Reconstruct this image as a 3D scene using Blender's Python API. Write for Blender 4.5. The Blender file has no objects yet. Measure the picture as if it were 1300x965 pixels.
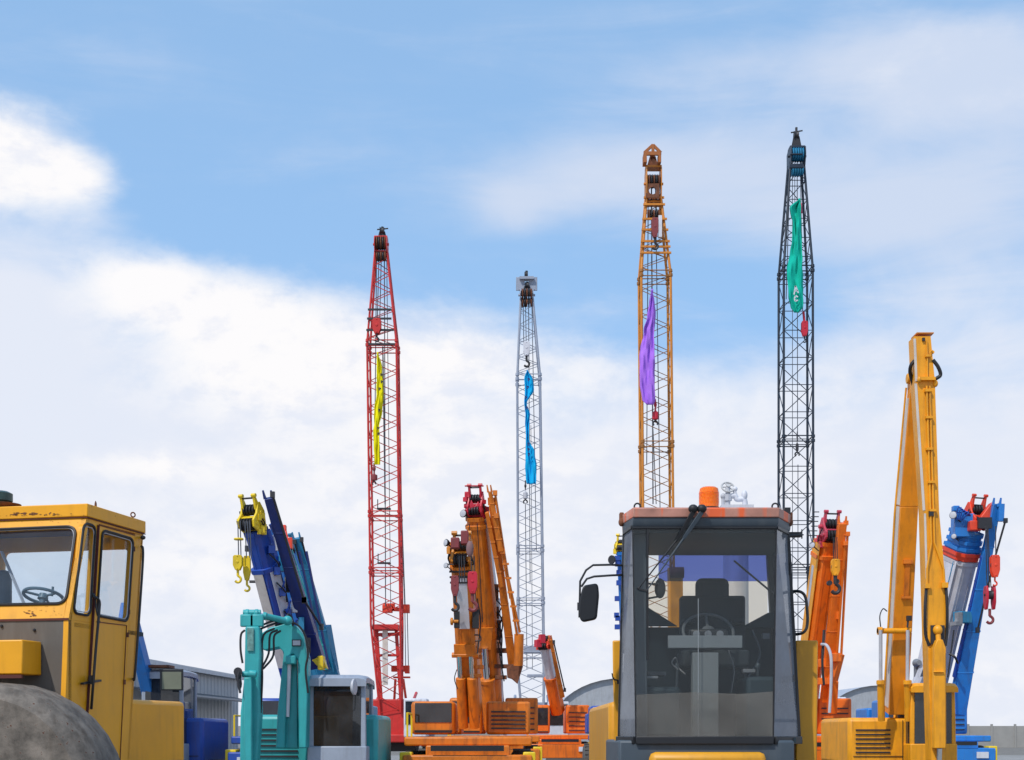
import bpy, bmesh, math, random
from mathutils import Vector, Matrix, noise as mnoise
random.seed(7)
R = math.radians
sc = bpy.context.scene
col = sc.collection
V = Vector

# ------------------------------------------------------------------ camera
F, EYE, HY = 1806.0, 1.6, 930.0          # focal length in photo pixels, eye height, horizon row
cam = bpy.data.cameras.new('camera'); camo = bpy.data.objects.new('camera', cam); col.objects.link(camo)
camo.location = (0, 0, EYE); camo.rotation_euler = (R(90), 0, 0)
cam.sensor_width = 36.0; cam.lens = F / 1300 * 36; cam.shift_y = (HY - 482.5) / 1300
cam.clip_start = 0.1; cam.clip_end = 3000
sc.camera = camo

# ------------------------------------------------------------------ world and sun
SUN = V((-0.36, -0.50, 0.79)).normalized()
w = bpy.data.worlds.new('World'); sc.world = w; w.use_nodes = True
nt = w.node_tree; nt.nodes.clear()
def N(t, **k):
    n = nt.nodes.new(t)
    for a, b in k.items(): setattr(n, a, b)
    return n
def inp(s, v):
    if hasattr(v, 'default_value') or isinstance(v, bpy.types.NodeSocket): nt.links.new(v, s)
    else: s.default_value = v
def M_(op, a, b=None, c=None):
    n = N('ShaderNodeMath', operation=op); inp(n.inputs[0], a)
    if b is not None: inp(n.inputs[1], b)
    if c is not None: inp(n.inputs[2], c)
    return n.outputs[0]
STR = 0.10
sky = N('ShaderNodeTexSky', sky_type='NISHITA', sun_disc=False)
sky.sun_elevation = math.asin(SUN.z); sky.sun_rotation = math.atan2(SUN.x, SUN.y)
sky.air_density = 1.0; sky.dust_density = 0.6; sky.ozone_density = 1.2
tc = N('ShaderNodeTexCoord'); sep = N('ShaderNodeSeparateXYZ'); nt.links.new(tc.outputs['Generated'], sep.inputs[0])
dx, dy, dz = sep.outputs
az = M_('ARCTAN2', dx, dy); hyp = M_('SQRT', M_('ADD', M_('MULTIPLY', dx, dx), M_('MULTIPLY', dy, dy)))
tel = M_('DIVIDE', dz, M_('MAXIMUM', hyp, 0.02))
sx_ = M_('MULTIPLY', az, 1.806); sy_ = M_('MULTIPLY', tel, 1.806)      # units: thousands of photo pixels
comb = N('ShaderNodeCombineXYZ'); inp(comb.inputs[0], sx_); inp(comb.inputs[1], M_('MULTIPLY', sy_, 1.5)); comb.inputs[2].default_value = 3.1
def noise(vec, scale, detail, rough, dist=0.0):
    n = N('ShaderNodeTexNoise'); n.noise_dimensions = '3D'
    nt.links.new(vec, n.inputs['Vector']); n.inputs['Scale'].default_value = scale
    n.inputs['Detail'].default_value = detail; n.inputs['Roughness'].default_value = rough; n.inputs['Distortion'].default_value = dist
    return n.outputs['Fac']
def gauss(px, py, sx, sy, A, tilt=0.0):
    u = M_('SUBTRACT', sx_, (px - 650) / 1000); v = M_('SUBTRACT', sy_, (HY - py) / 1000)
    if tilt: v = M_('SUBTRACT', v, M_('MULTIPLY', u, tilt))
    a = M_('MULTIPLY', u, 1000 / sx); b = M_('MULTIPLY', v, 1000 / sy)
    e = M_('POWER', math.e, M_('MULTIPLY', M_('ADD', M_('MULTIPLY', a, a), M_('MULTIPLY', b, b)), -1.0))
    return M_('MULTIPLY', e, A)
def total(l):
    t = l[0]
    for q in l[1:]: t = M_('ADD', t, q)
    return t
def mr(v, a, b, c=0.0, d=1.0, smooth=True):
    n = N('ShaderNodeMapRange'); n.interpolation_type = 'SMOOTHSTEP' if smooth else 'LINEAR'
    inp(n.inputs['Value'], v)
    for k, q in zip(('From Min', 'From Max', 'To Min', 'To Max'), (a, b, c, d)): n.inputs[k].default_value = q
    return n.outputs['Result']
# low bank of cloud: rises as the eye drops to the horizon
def shifted(vec, off, sc3=(1, 1, 1)):
    n = N('ShaderNodeMapping'); nt.links.new(vec, n.inputs[0]); n.inputs['Location'].default_value = off; n.inputs['Scale'].default_value = sc3; return n.outputs[0]
vec = comb.outputs[0]; up_ = shifted(vec, (-0.016, 0.028, 0.0))
n1 = noise(vec, 3.6, 10, 0.58, 0.3); n2 = noise(vec, 13.0, 8, 0.62, 0.2); n1b = noise(up_, 3.6, 10, 0.58, 0.3); n2b = noise(up_, 13.0, 8, 0.62, 0.2)
n3 = noise(vec, 1.6, 6, 0.5, 0.4); nst = noise(shifted(vec, (0.3, 0.2, 0), (0.8, 2.6, 1)), 3.2, 9, 0.6, 0.6)
fbm = M_('ADD', M_('MULTIPLY', M_('SUBTRACT', n1, 0.5), 1.5), M_('MULTIPLY', M_('SUBTRACT', n2, 0.5), 0.8))
lowf = total([mr(sy_, 0.30, 0.66, 1.0, 0.0, False), gauss(30, 400, 130, 130, 0.5), gauss(140, 310, 90, 50, 0.35), gauss(1000, 400, 170, 50, -0.18), gauss(400, 330, 180, 60, -0.12), gauss(1230, 380, 150, 100, 0.25),
    M_('MULTIPLY', M_('SUBTRACT', n1, 0.5), 0.7), M_('MULTIPLY', M_('SUBTRACT', nst, 0.5), 0.4)])
lmask = mr(lowf, 0.22, 0.85, 0.0, 0.97)
bank = mr(sy_, 0.10, 0.55, 0.10, -0.10)
cum = total([bank,
    gauss(-20, 248, 140, 62, 1.15), gauss(110, 258, 55, 34, 0.5), gauss(70, 120, 140, 30, -0.3), gauss(175, 375, 75, 45, 0.62), gauss(270, 400, 110, 60, 0.62), gauss(370, 430, 110, 60, 0.40),
    gauss(520, 450, 120, 40, 0.35), gauss(680, 465, 170, 45, 0.35), gauss(950, 500, 160, 50, 0.22), gauss(480, 560, 280, 120, 0.34), gauss(330, 490, 110, 50, 0.3), gauss(850, 700, 300, 120, 0.12), gauss(400, 200, 220, 120, -0.5), gauss(620, 60, 300, 90, -0.4), gauss(1050, 330, 400, 110, -0.25),
    gauss(180, 90, 260, 50, -0.4), gauss(30, 500, 90, 110, -0.35), gauss(210, 602, 85, 20, 0.42), gauss(250, 720, 90, 45, 0.25), gauss(170, 550, 150, 26, -0.15)])
cumf = M_('ADD', cum, M_('MULTIPLY', fbm, 0.55))
cmask = mr(cumf, -0.12, 0.58)
fbv = M_('ADD', M_('MULTIPLY', M_('SUBTRACT', nst, 0.5), 1.2), M_('MULTIPLY', M_('SUBTRACT', n1, 0.5), 1.1))
veil = total([gauss(1050, 100, 230, 45, 0.50), gauss(1230, 150, 170, 80, 0.55), gauss(650, 265, 60, 36, 0.45), gauss(760, 215, 130, 60, 0.45), gauss(940, 230, 160, 70, 0.50), gauss(1100, 290, 200, 70, 0.40), gauss(1220, 330, 170, 120, 0.45),
    gauss(1180, 215, 60, 25, -0.2), gauss(450, 120, 250, 100, 0.06), gauss(900, 20, 200, 20, 0.15)])
vmask = mr(M_('ADD', veil, M_('MULTIPLY', fbv, 0.62)), -0.04, 0.74, 0.0, 0.88)
haze = mr(sy_, 0.0, 1.0, 0.95, 0.72)
def rgb(c):
    n = N('ShaderNodeRGB'); n.outputs[0].default_value = (*c, 1); return n.outputs[0]
def mix(f, a, b):
    n = N('ShaderNodeMix'); n.data_type = 'RGBA'; inp(n.inputs['Factor'], f)
    inp(n.inputs[6], a); inp(n.inputs[7], b); return n.outputs[2]
hz = rgb(tuple(q / STR for q in (0.285, 0.495, 0.80)))
base = mix(haze, sky.outputs[0], hz)
cw = rgb(tuple(q / STR for q in (0.81, 0.80, 0.81))); cg = rgb(tuple(q / STR for q in (0.71, 0.725, 0.785)))
relief = M_('ADD', M_('MULTIPLY', M_('SUBTRACT', n1, n1b), 5.5), M_('MULTIPLY', M_('SUBTRACT', n2, n2b), 2.6))
shade = mr(M_('ADD', relief, M_('ADD', M_('MULTIPLY', M_('SUBTRACT', n3, 0.5), 0.9), M_('MULTIPLY', cumf, 0.35))), -0.50, 0.42, 0.0, 1.0)
ccol = mix(shade, cg, cw)
veilc = rgb(tuple(q / STR for q in (0.54, 0.605, 0.735)))
lowc = rgb(tuple(q / STR for q in (0.655, 0.69, 0.775)))
c1 = mix(lmask, mix(vmask, base, veilc), lowc); c2 = mix(cmask, c1, ccol)
bg = N('ShaderNodeBackground'); bg.inputs['Strength'].default_value = STR; nt.links.new(c2, bg.inputs['Color'])
wo = N('ShaderNodeOutputWorld'); nt.links.new(bg.outputs[0], wo.inputs['Surface'])

sl = bpy.data.lights.new('sun', 'SUN'); sl.energy = 2.6; sl.angle = R(1.0); sl.color = (1.0, 0.95, 0.88)
so = bpy.data.objects.new('sun', sl); col.objects.link(so); so.rotation_euler = SUN.to_track_quat('Z', 'Y').to_euler(); so.location = (-20, -20, 40)
sc.view_settings.view_transform = 'Standard'; sc.view_settings.look = 'None'; sc.view_settings.exposure = 0.28; sc.view_settings.gamma = 1.0

# ------------------------------------------------------------------ geometry helpers
def P(px, py, Y): return V(((px - 650) / F * Y, Y, EYE + (HY - py) / F * Y))   # a point at depth Y
def S(n, Y): return n / F * Y
def onplane(px, py, p0, n):
    d = V(((px - 650) / F, 1.0, (HY - py) / F)); c = V((0, 0, EYE))
    return c + d * ((p0 - c).dot(n) / d.dot(n))
def perp(a, hint=V((0, 0, 1))):
    a = a.normalized(); h = hint if abs(a.dot(hint)) < 0.95 else V((1, 0, 0))
    s = a.cross(h).normalized(); return s, s.cross(a).normalized()

SPLIT = {'jib_lattice', 'bracket', 'head_crosshead', 'head_plate', 'head_valve_block', 'pin_boss', 'bridle_block', 'equaliser', 'guide_bar', 'lug', 'jib_bracket', 'side_bracket', 'glass_seal', 'door_groove', 'step', 'rod_spacer', 'pipe_clamp', 'grab_peg', 'hydraulic_hose', 'hose', 'hoist_rope', 'hydraulic_fitting', 'head_bracket', 'hydraulic_pipe', 'edge_stripe', 'loose_cable', 'switch_box', 'panel_gap', 'weld_strip', 'mouth_ring', 'head_strut', 'pendant_rope', 'rope_guard', 'guide_lug', 'recess'}
class MB:
    def __init__(s): s.v = []; s.f = []
    def add(s, vs, fs):
        o = len(s.v); s.v += [V(q) for q in vs]; s.f += [tuple(i + o for i in f) for f in fs]; return s
    def hexa(s, a):      # 4 lower then 4 upper
        return s.add(a, [(3, 2, 1, 0), (4, 5, 6, 7), (0, 1, 5, 4), (1, 2, 6, 5), (2, 3, 7, 6), (3, 0, 4, 7)])
    def box(s, c, d, rz=0.0, M=None):
        c = V(c); m = M if M is not None else Matrix.Rotation(rz, 3, 'Z')
        x, y, z = d[0] / 2, d[1] / 2, d[2] / 2
        return s.hexa([c + m @ V(q) for q in ((-x, -y, -z), (x, -y, -z), (x, y, -z), (-x, y, -z), (-x, -y, z), (x, -y, z), (x, y, z), (-x, y, z))])
    def bar(s, p0, p1, w0, h0, w1=None, h1=None, side=None):
        p0, p1 = V(p0), V(p1); a = (p1 - p0)
        if side is None: sd, up = perp(a)
        else:
            sd = (side - a.normalized() * side.dot(a.normalized())).normalized(); up = sd.cross(a).normalized()
        w1 = w0 if w1 is None else w1; h1 = h0 if h1 is None else h1
        q = []
        for p, ww, hh in ((p0, w0, h0), (p1, w1, h1)):
            for i, j in ((-1, -1), (1, -1), (1, 1), (-1, 1)): q.append(p + sd * ww / 2 * i + up * hh / 2 * j)
        return s.hexa(q)
    def tube(s, p0, p1, r0, r1=None, n=8):
        p0, p1 = V(p0), V(p1); r1 = r0 if r1 is None else r1; sd, up = perp(p1 - p0)
        vs = [p + (sd * math.cos(2 * math.pi * k / n) + up * math.sin(2 * math.pi * k / n)) * r for p, r in ((p0, r0), (p1, r1)) for k in range(n)]
        return s.add(vs, [(k, (k + 1) % n, n + (k + 1) % n, n + k) for k in range(n)] + [tuple(range(n))[::-1], tuple(range(n, 2 * n))])
    def path(s, pts, r, n=6, smooth=True):
        pts = [V(p) for p in pts]
        if smooth and len(pts) > 2:
            o = []; e = [pts[0] * 2 - pts[1]] + pts + [pts[-1] * 2 - pts[-2]]
            for i in range(1, len(e) - 2):
                for k in range(5):
                    t = k / 5; a, b, c, d = e[i - 1:i + 3]
                    o.append(0.5 * ((2 * b) + (c - a) * t + (2 * a - 5 * b + 4 * c - d) * t * t + (3 * b - a - 3 * c + d) * t ** 3))
            pts = o + [pts[-1]]
        vs = []; sd = None
        for i, p in enumerate(pts):
            t = (pts[min(i + 1, len(pts) - 1)] - pts[max(i - 1, 0)]).normalized()
            if sd is None: sd, _ = perp(t)
            sd = (sd - t * sd.dot(t)).normalized(); up = sd.cross(t)
            vs += [p + (sd * math.cos(2 * math.pi * k / n) + up * math.sin(2 * math.pi * k / n)) * r for k in range(n)]
        m = len(pts)
        fs = [(i * n + k, i * n + (k + 1) % n, (i + 1) * n + (k + 1) % n, (i + 1) * n + k) for i in range(m - 1) for k in range(n)]
        return s.add(vs, fs + [tuple(range(n)), tuple(range((m - 1) * n, m * n))])
    def prism(s, pts, vec):
        n = len(pts); pts = [V(p) for p in pts]; vec = V(vec)
        return s.add(pts + [p + vec for p in pts], [tuple(range(n))[::-1], tuple(range(n, 2 * n))] + [(k, (k + 1) % n, n + (k + 1) % n, n + k) for k in range(n)])
    def lathe(s, c, axis, prof, n=20):
        c = V(c); axis = V(axis).normalized(); sd, up = perp(axis); vs = []
        for r, h in prof:
            vs += [c + axis * h + (sd * math.cos(2 * math.pi * k / n) + up * math.sin(2 * math.pi * k / n)) * r for k in range(n)]
        m = len(prof)
        fs = [(i * n + k, i * n + (k + 1) % n, (i + 1) * n + (k + 1) % n, (i + 1) * n + k) for i in range(m - 1) for k in range(n)]
        return s.add(vs, fs + [tuple(range(n)), tuple(range((m - 1) * n, m * n))])
    def ring(s, c, axis, R0, r, n=20, m=6, a0=0.0, a1=2 * math.pi):
        c = V(c); axis = V(axis).normalized(); sd, up = perp(axis); full = abs(a1 - a0 - 2 * math.pi) < 1e-6
        K = n if full else n + 1; vs = []
        for k in range(K):
            t = a0 + (a1 - a0) * k / n; d = sd * math.cos(t) + up * math.sin(t)
            vs += [c + d * (R0 + r * math.cos(2 * math.pi * j / m)) + axis * r * math.sin(2 * math.pi * j / m) for j in range(m)]
        fs = [(k * m + j, k * m + (j + 1) % m, ((k + 1) % K) * m + (j + 1) % m, ((k + 1) % K) * m + j) for k in range(n) for j in range(m)]
        return s.add(vs, fs)
    def blob(s, c, r, n=10):
        prof = [(max(1e-3, math.sin(math.pi * i / n)) * r[0], -math.cos(math.pi * i / n) * r[2]) for i in range(n + 1)]
        o = len(s.v); s.lathe(c, (0, 0, 1), prof, 14)
        for q in s.v[o:]: q.y = c[1] + (q.y - c[1]) * r[1] / r[0]
        return s
    def frame(s, outer, inner, depth):       # flat panel with a hole, extruded by depth
        outer = [V(p) for p in outer]; inner = [V(p) for p in inner]
        nn = (outer[1] - outer[0]).cross(outer[2] - outer[0]).normalized(); c = sum(inner, V()) / len(inner)
        ex = (outer[1] - outer[0]).normalized(); ey = nn.cross(ex)
        f2 = lambda p: ((p - c).dot(ex), (p - c).dot(ey))
        O = [f2(p) for p in outer]; I = [f2(p) for p in inner]
        ang = sorted({round(math.atan2(q[1], q[0]), 5) for q in O + I})
        def hit(poly, t):
            d = (math.cos(t), math.sin(t)); best = None
            for k in range(len(poly)):
                a, b = poly[k], poly[(k + 1) % len(poly)]; e = (b[0] - a[0], b[1] - a[1]); den = d[0] * e[1] - d[1] * e[0]
                if abs(den) < 1e-12: continue
                u = (a[0] * e[1] - a[1] * e[0]) / den; v = (a[0] * d[1] - a[1] * d[0]) / den
                if u > 0 and -1e-4 <= v <= 1 + 1e-4 and (best is None or u > best): best = u
            return c + ex * d[0] * best + ey * d[1] * best
        n = len(ang); D = V(depth)
        oi = [hit(O, t) for t in ang]; ii = [hit(I, t) for t in ang]
        vs = oi + ii + [p + D for p in oi] + [p + D for p in ii]; fs = []
        for k in range(n):
            l = (k + 1) % n
            fs += [(k, l, n + l, n + k), (2 * n + l, 2 * n + k, 3 * n + k, 3 * n + l), (l, k, 2 * n + k, 2 * n + l), (n + k, n + l, 3 * n + l, 3 * n + k)]
        return s.add(vs, fs)
    def build(s, name, mat, parent=None, bevel=0.0, smooth=True, label=None, seg=2):
        if name in SPLIT and parent:          # separate pieces become separate parts
            lab = list(range(len(s.v)))
            def find(i):
                while lab[i] != i: lab[i] = lab[lab[i]]; i = lab[i]
                return i
            for f in s.f:
                for i in f[1:]: lab[find(i)] = find(f[0])
            gr = {}
            for f in s.f: gr.setdefault(find(f[0]), []).append(f)
            if len(gr) > 1:
                first = None
                for fs in gr.values():
                    ids = sorted({i for f in fs for i in f}); mp = {i: k for k, i in enumerate(ids)}; q = MB(); q.v = [s.v[i] for i in ids]; q.f = [tuple(mp[i] for i in f) for f in fs]
                    o = q._link(name, mat, parent, bevel, smooth, label, seg); first = first or o
                return first
        return s._link(name, mat, parent, bevel, smooth, label, seg)
    def _link(s, name, mat, parent=None, bevel=0.0, smooth=True, label=None, seg=2):
        o0 = root_loc(parent) if parent else V((0, 0, 0))
        me = bpy.data.meshes.new(name); me.from_pydata([v - o0 for v in s.v], [], s.f)
        bm = bmesh.new(); bm.from_mesh(me); bmesh.ops.recalc_face_normals(bm, faces=bm.faces); bm.to_mesh(me); bm.free()
        me.materials.append(mat); o = bpy.data.objects.new(name, me); col.objects.link(o)
        if parent: o.parent = parent
        if smooth:
            for p in me.polygons: p.use_smooth = True
            me.set_sharp_from_angle(angle=R(38))
        if bevel:
            b = o.modifiers.new('b', 'BEVEL'); b.width = bevel; b.segments = seg; b.limit_method = 'ANGLE'; b.angle_limit = R(40); b.harden_normals = False
        if label: o['label'] = label
        return o
def root_loc(o):
    p = V((0, 0, 0))
    while o: p = p + o.location; o = o.parent
    return p
def rounded(pts, r, n=5):
    pts = [V(p) for p in pts]; out = []
    for i, p in enumerate(pts):
        a = (pts[i - 1] - p); b = (pts[(i + 1) % len(pts)] - p); ra = min(r, a.length * 0.45, b.length * 0.45)
        q0 = p + a.normalized() * ra; q1 = p + b.normalized() * ra
        for k in range(n + 1):
            t = k / n; out.append(q0 * (1 - t) ** 2 + p * 2 * t * (1 - t) + q1 * t * t)
    return out
def thing(name, label, cat, loc, group=None):
    o = bpy.data.objects.new(name, None); col.objects.link(o); o.location = loc; o.empty_display_size = 0.3
    o['label'] = label; o['category'] = cat
    if group: o['group'] = group
    return o
def tag(o, label, cat, group=None, kind=None):
    o['label'] = label; o['category'] = cat
    if group: o['group'] = group
    if kind: o['kind'] = kind
    return o
def struct(o): o['kind'] = 'structure'; return o

# ------------------------------------------------------------------ materials
def mat(name, c, rough=0.5, metal=0.0, var=0.12, scale=2.5, dirt=0.0, dirtc=(0.09, 0.05, 0.03), bump=0.0, spec=0.5, coat=0.0, rust=0.0, streak=None):
    m = bpy.data.materials.new(name); m.use_nodes = True; t = m.node_tree; b = t.nodes['Principled BSDF']
    L = t.links.new; co = t.nodes.new('ShaderNodeTexCoord')
    n = t.nodes.new('ShaderNodeTexNoise'); n.inputs['Scale'].default_value = scale; n.inputs['Detail'].default_value = 8; n.inputs['Roughness'].default_value = 0.65
    L(co.outputs['Object'], n.inputs['Vector'])
    r = t.nodes.new('ShaderNodeValToRGB'); r.color_ramp.elements[0].position = 0.3; r.color_ramp.elements[1].position = 0.7
    r.color_ramp.elements[0].color = (*[q * (1 - var) for q in c], 1); r.color_ramp.elements[1].color = (*[min(1, q * (1 + var)) for q in c], 1)
    L(n.outputs['Fac'], r.inputs[0]); out = r.outputs[0]
    def over(out, fac, cc):
        x = t.nodes.new('ShaderNodeMix'); x.data_type = 'RGBA'; L(fac, x.inputs['Factor']); L(out, x.inputs[6]); x.inputs[7].default_value = (*cc, 1); return x.outputs[2]
    if dirt:
        mp = t.nodes.new('ShaderNodeMapping'); mp.inputs['Scale'].default_value = (5, 5, 0.7); L(co.outputs['Object'], mp.inputs[0])
        n2 = t.nodes.new('ShaderNodeTexNoise'); n2.inputs['Scale'].default_value = 2.2; n2.inputs['Detail'].default_value = 6; L(mp.outputs[0], n2.inputs['Vector'])
        k = t.nodes.new('ShaderNodeMapRange'); k.inputs['From Min'].default_value = 0.5; k.inputs['From Max'].default_value = 0.78; k.inputs['To Max'].default_value = dirt
        if streak: mp.inputs['Scale'].default_value = (streak, streak, 0.25); k.inputs['From Min'].default_value = 0.52; k.inputs['From Max'].default_value = 0.60; n2.inputs['Detail'].default_value = 3
        L(n2.outputs['Fac'], k.inputs['Value']); out = over(out, k.outputs[0], dirtc)
    if rust:
        n3 = t.nodes.new('ShaderNodeTexNoise'); n3.inputs['Scale'].default_value = scale * 4; n3.inputs['Detail'].default_value = 10; n3.inputs['Roughness'].default_value = 0.7; L(co.outputs['Object'], n3.inputs['Vector'])
        k = t.nodes.new('ShaderNodeMapRange'); k.inputs['From Min'].default_value = 0.72 - rust * 0.2; k.inputs['From Max'].default_value = 0.74 - rust * 0.2
        L(n3.outputs['Fac'], k.inputs['Value']); out = over(out, k.outputs[0], (0.10, 0.03, 0.015))
    L(out, b.inputs['Base Color']); b.inputs['Metallic'].default_value = metal
    rr = t.nodes.new('ShaderNodeMapRange'); rr.inputs['To Min'].default_value = max(0.03, rough - 0.1); rr.inputs['To Max'].default_value = min(1, rough + 0.15)
    L(n.outputs['Fac'], rr.inputs['Value']); L(rr.outputs[0], b.inputs['Roughness']); b.inputs['Specular IOR Level'].default_value = spec
    if coat: b.inputs['Coat Weight'].default_value = coat
    if bump:
        bp = t.nodes.new('ShaderNodeBump'); bp.inputs['Strength'].default_value = bump; bp.inputs['Distance'].default_value = 0.02
        L(n.outputs['Fac'], bp.inputs['Height']); L(bp.outputs[0], b.inputs['Normal'])
    return m
def glass(name, tint, gloss=0.12, film=0.0, filmc=(0.5, 0.55, 0.6)):
    m = bpy.data.materials.new(name); m.use_nodes = True; t = m.node_tree; t.nodes.clear(); L = t.links.new
    tr = t.nodes.new('ShaderNodeBsdfTransparent'); tr.inputs[0].default_value = (*tint, 1)
    gl = t.nodes.new('ShaderNodeBsdfGlossy'); gl.inputs['Roughness'].default_value = 0.02
    lw = t.nodes.new('ShaderNodeLayerWeight'); lw.inputs[0].default_value = 0.5
    pw = t.nodes.new('ShaderNodeMath'); pw.operation = 'POWER'; L(lw.outputs['Facing'], pw.inputs[0]); pw.inputs[1].default_value = 4.0
    ad = t.nodes.new('ShaderNodeMath'); ad.operation = 'MULTIPLY_ADD'; L(pw.outputs[0], ad.inputs[0]); ad.inputs[1].default_value = 0.8; ad.inputs[2].default_value = gloss * 0.6; ad.use_clamp = True
    mx = t.nodes.new('ShaderNodeMixShader'); L(ad.outputs[0], mx.inputs[0]); L(tr.outputs[0], mx.inputs[1]); L(gl.outputs[0], mx.inputs[2])
    o = t.nodes.new('ShaderNodeOutputMaterial'); last = mx.outputs[0]
    if film:
        df = t.nodes.new('ShaderNodeBsdfDiffuse'); df.inputs[0].default_value = (*filmc, 1)
        co = t.nodes.new('ShaderNodeTexCoord'); n = t.nodes.new('ShaderNodeTexNoise'); n.inputs['Scale'].default_value = 3; n.inputs['Detail'].default_value = 8; L(co.outputs['Object'], n.inputs['Vector'])
        k = t.nodes.new('ShaderNodeMapRange'); k.inputs['From Min'].default_value = 0.3; k.inputs['From Max'].default_value = 0.7; k.inputs['To Min'].default_value = film * 0.5; k.inputs['To Max'].default_value = film * 1.4
        L(n.outputs['Fac'], k.inputs['Value']); m2 = t.nodes.new('ShaderNodeMixShader'); L(k.outputs[0], m2.inputs[0]); L(last, m2.inputs[1]); L(df.outputs[0], m2.inputs[2]); last = m2.outputs[0]
    L(last, o.inputs[0]); return m
m_red = mat('red_paint', (0.55, 0.022, 0.018), 0.45, dirt=0.3); m_grey = mat('grey_paint', (0.30, 0.34, 0.42), 0.45, dirt=0.2)
m_amber = mat('amber_paint', (0.62, 0.22, 0.015), 0.45, dirt=0.35); m_black = mat('blueblack_paint', (0.012, 0.022, 0.04), 0.4)
m_steel = mat('dark_steel', (0.035, 0.035, 0.04), 0.5, metal=0.3); m_rope = mat('wire_rope', (0.10, 0.11, 0.13), 0.6, metal=0.3)
m_lrope = mat('galvanised_rope', (0.42, 0.44, 0.48), 0.5); m_chrome = mat('chrome_rod', (0.75, 0.76, 0.78), 0.15, metal=1.0, var=0.03)
m_rub = mat('rubber', (0.012, 0.012, 0.014), 0.55); m_blk = mat('black_plastic', (0.014, 0.015, 0.018), 0.42)
m_tyre = mat('dusty_tyre', (0.09, 0.085, 0.08), 0.85, bump=0.3)
m_blue = mat('royal_blue_paint', (0.012, 0.065, 0.36), 0.4, dirt=0.35); m_navy = mat('navy_paint', (0.008, 0.022, 0.15), 0.4, dirt=0.2)
m_teal = mat('teal_blue_paint', (0.02, 0.21, 0.38), 0.45, dirt=0.3); m_sky = mat('bright_blue_paint', (0.015, 0.19, 0.58), 0.4, dirt=0.3)
m_yel = mat('bright_yellow_paint', (0.78, 0.55, 0.01), 0.42, dirt=0.3); m_cream = mat('cream_panel', (0.62, 0.56, 0.50), 0.6, dirt=0.3)
m_wht = mat('white_paint', (0.62, 0.63, 0.68), 0.45, dirt=0.3); m_lgrey = mat('light_grey_paint', (0.48, 0.49, 0.53), 0.5, dirt=0.25)
m_org = mat('orange_paint', (0.66, 0.175, 0.008), 0.48, var=0.18, dirt=0.75, dirtc=(0.14, 0.05, 0.02), rust=0.06); m_orgb = mat('vivid_orange_paint', (0.78, 0.155, 0.006), 0.45, var=0.15, dirt=0.55, dirtc=(0.2, 0.05, 0.02))
m_oyel = mat('orange_yellow_paint', (0.82, 0.34, 0.006), 0.45, var=0.14, dirt=0.55, dirtc=(0.28, 0.12, 0.02), rust=0.12); m_crim = mat('crimson_paint', (0.52, 0.012, 0.035), 0.42, dirt=0.2)
m_redo = mat('orange_red_paint', (0.78, 0.06, 0.02), 0.42, dirt=0.3); m_dkm = mat('dark_seal_red', (0.10, 0.02, 0.012), 0.7); m_maroon = mat('maroon_paint', (0.22, 0.035, 0.04), 0.55, dirt=0.4)
m_rust = mat('rusty_steel', (0.16, 0.06, 0.03), 0.85, var=0.5, scale=9, bump=0.3)
m_turq = mat('turquoise_paint', (0.03, 0.35, 0.36), 0.42, dirt=0.35, dirtc=(0.02, 0.10, 0.12)); m_cabg = mat('cab_grey_paint', (0.30, 0.34, 0.41), 0.4, dirt=0.2)
m_slt = mat('weathered_grey', (0.20, 0.21, 0.23), 0.5); m_pale = mat('cast_grey', (0.45, 0.45, 0.45), 0.6, bump=0.3)
m_glass = glass('clear_glass', (0.92, 0.95, 0.97), 0.05, 0.02); m_dglass = glass('dark_glass', (0.12, 0.14, 0.16), 0.10, 0.10, (0.25, 0.27, 0.3))
m_conc = mat('concrete', (0.32, 0.31, 0.29), 0.85, scale=0.5, bump=0.3)
random.seed(11)

# ------------------------------------------------------------------ setting
mb = MB(); mb.add([(-900, -60, 0), (900, -60, 0), (900, 1600, 0), (-900, 1600, 0)], [(0, 1, 2, 3)])
struct(mb.build('ground', mat('packed_gravel', (0.17, 0.155, 0.135), 0.95, scale=1.2, var=0.35, bump=0.6), smooth=False))
mb = MB(); mb.add([(-60, 6, 0.004), (60, 6, 0.004), (60, 100, 0.004), (-60, 100, 0.004)], [(0, 1, 2, 3)])
struct(mb.build('yard_slab', mat('yard_concrete', (0.25, 0.24, 0.225), 0.9, scale=0.4, var=0.25, bump=0.4), smooth=False))

m_shed = mat('corrugated_sheet', (0.36, 0.38, 0.41), 0.5, dirt=0.4, dirtc=(0.2, 0.19, 0.18)); m_shedr = mat('shed_roof_sheet', (0.40, 0.42, 0.45), 0.45)
def corr(m, p0, p1, z0, z1, pitch, dep, nrm):
    p0, p1 = V(p0), V(p1); n = max(2, int((p1 - p0).length / pitch)); ls = []
    for k in range(n):
        for t, d in ((0.0, 0), (0.5, 0), (0.6, dep), (0.9, dep)): ls.append(p0.lerp(p1, (k + t) / n) + V(nrm) * d)
    ls.append(p1); o = [V((q.x, q.y, z0)) for q in ls] + [V((q.x, q.y, z1)) for q in ls]; c = len(ls)
    m.add(o, [(i, i + 1, c + i + 1, c + i) for i in range(c - 1)])
a, b = P(140, 833, 70), P(302, 861.5, 98)
t = thing('warehouse', 'long grey corrugated metal warehouse behind the yellow cab at left', 'building', (a.x - 8, 84, 0))
mb = MB(); corr(mb, (a.x, a.y, 0), (b.x, b.y, 0), 0.0, a.z, 0.9, 0.05, (1, 0, 0)); mb.build('wall', m_shed, t, smooth=False)
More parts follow.
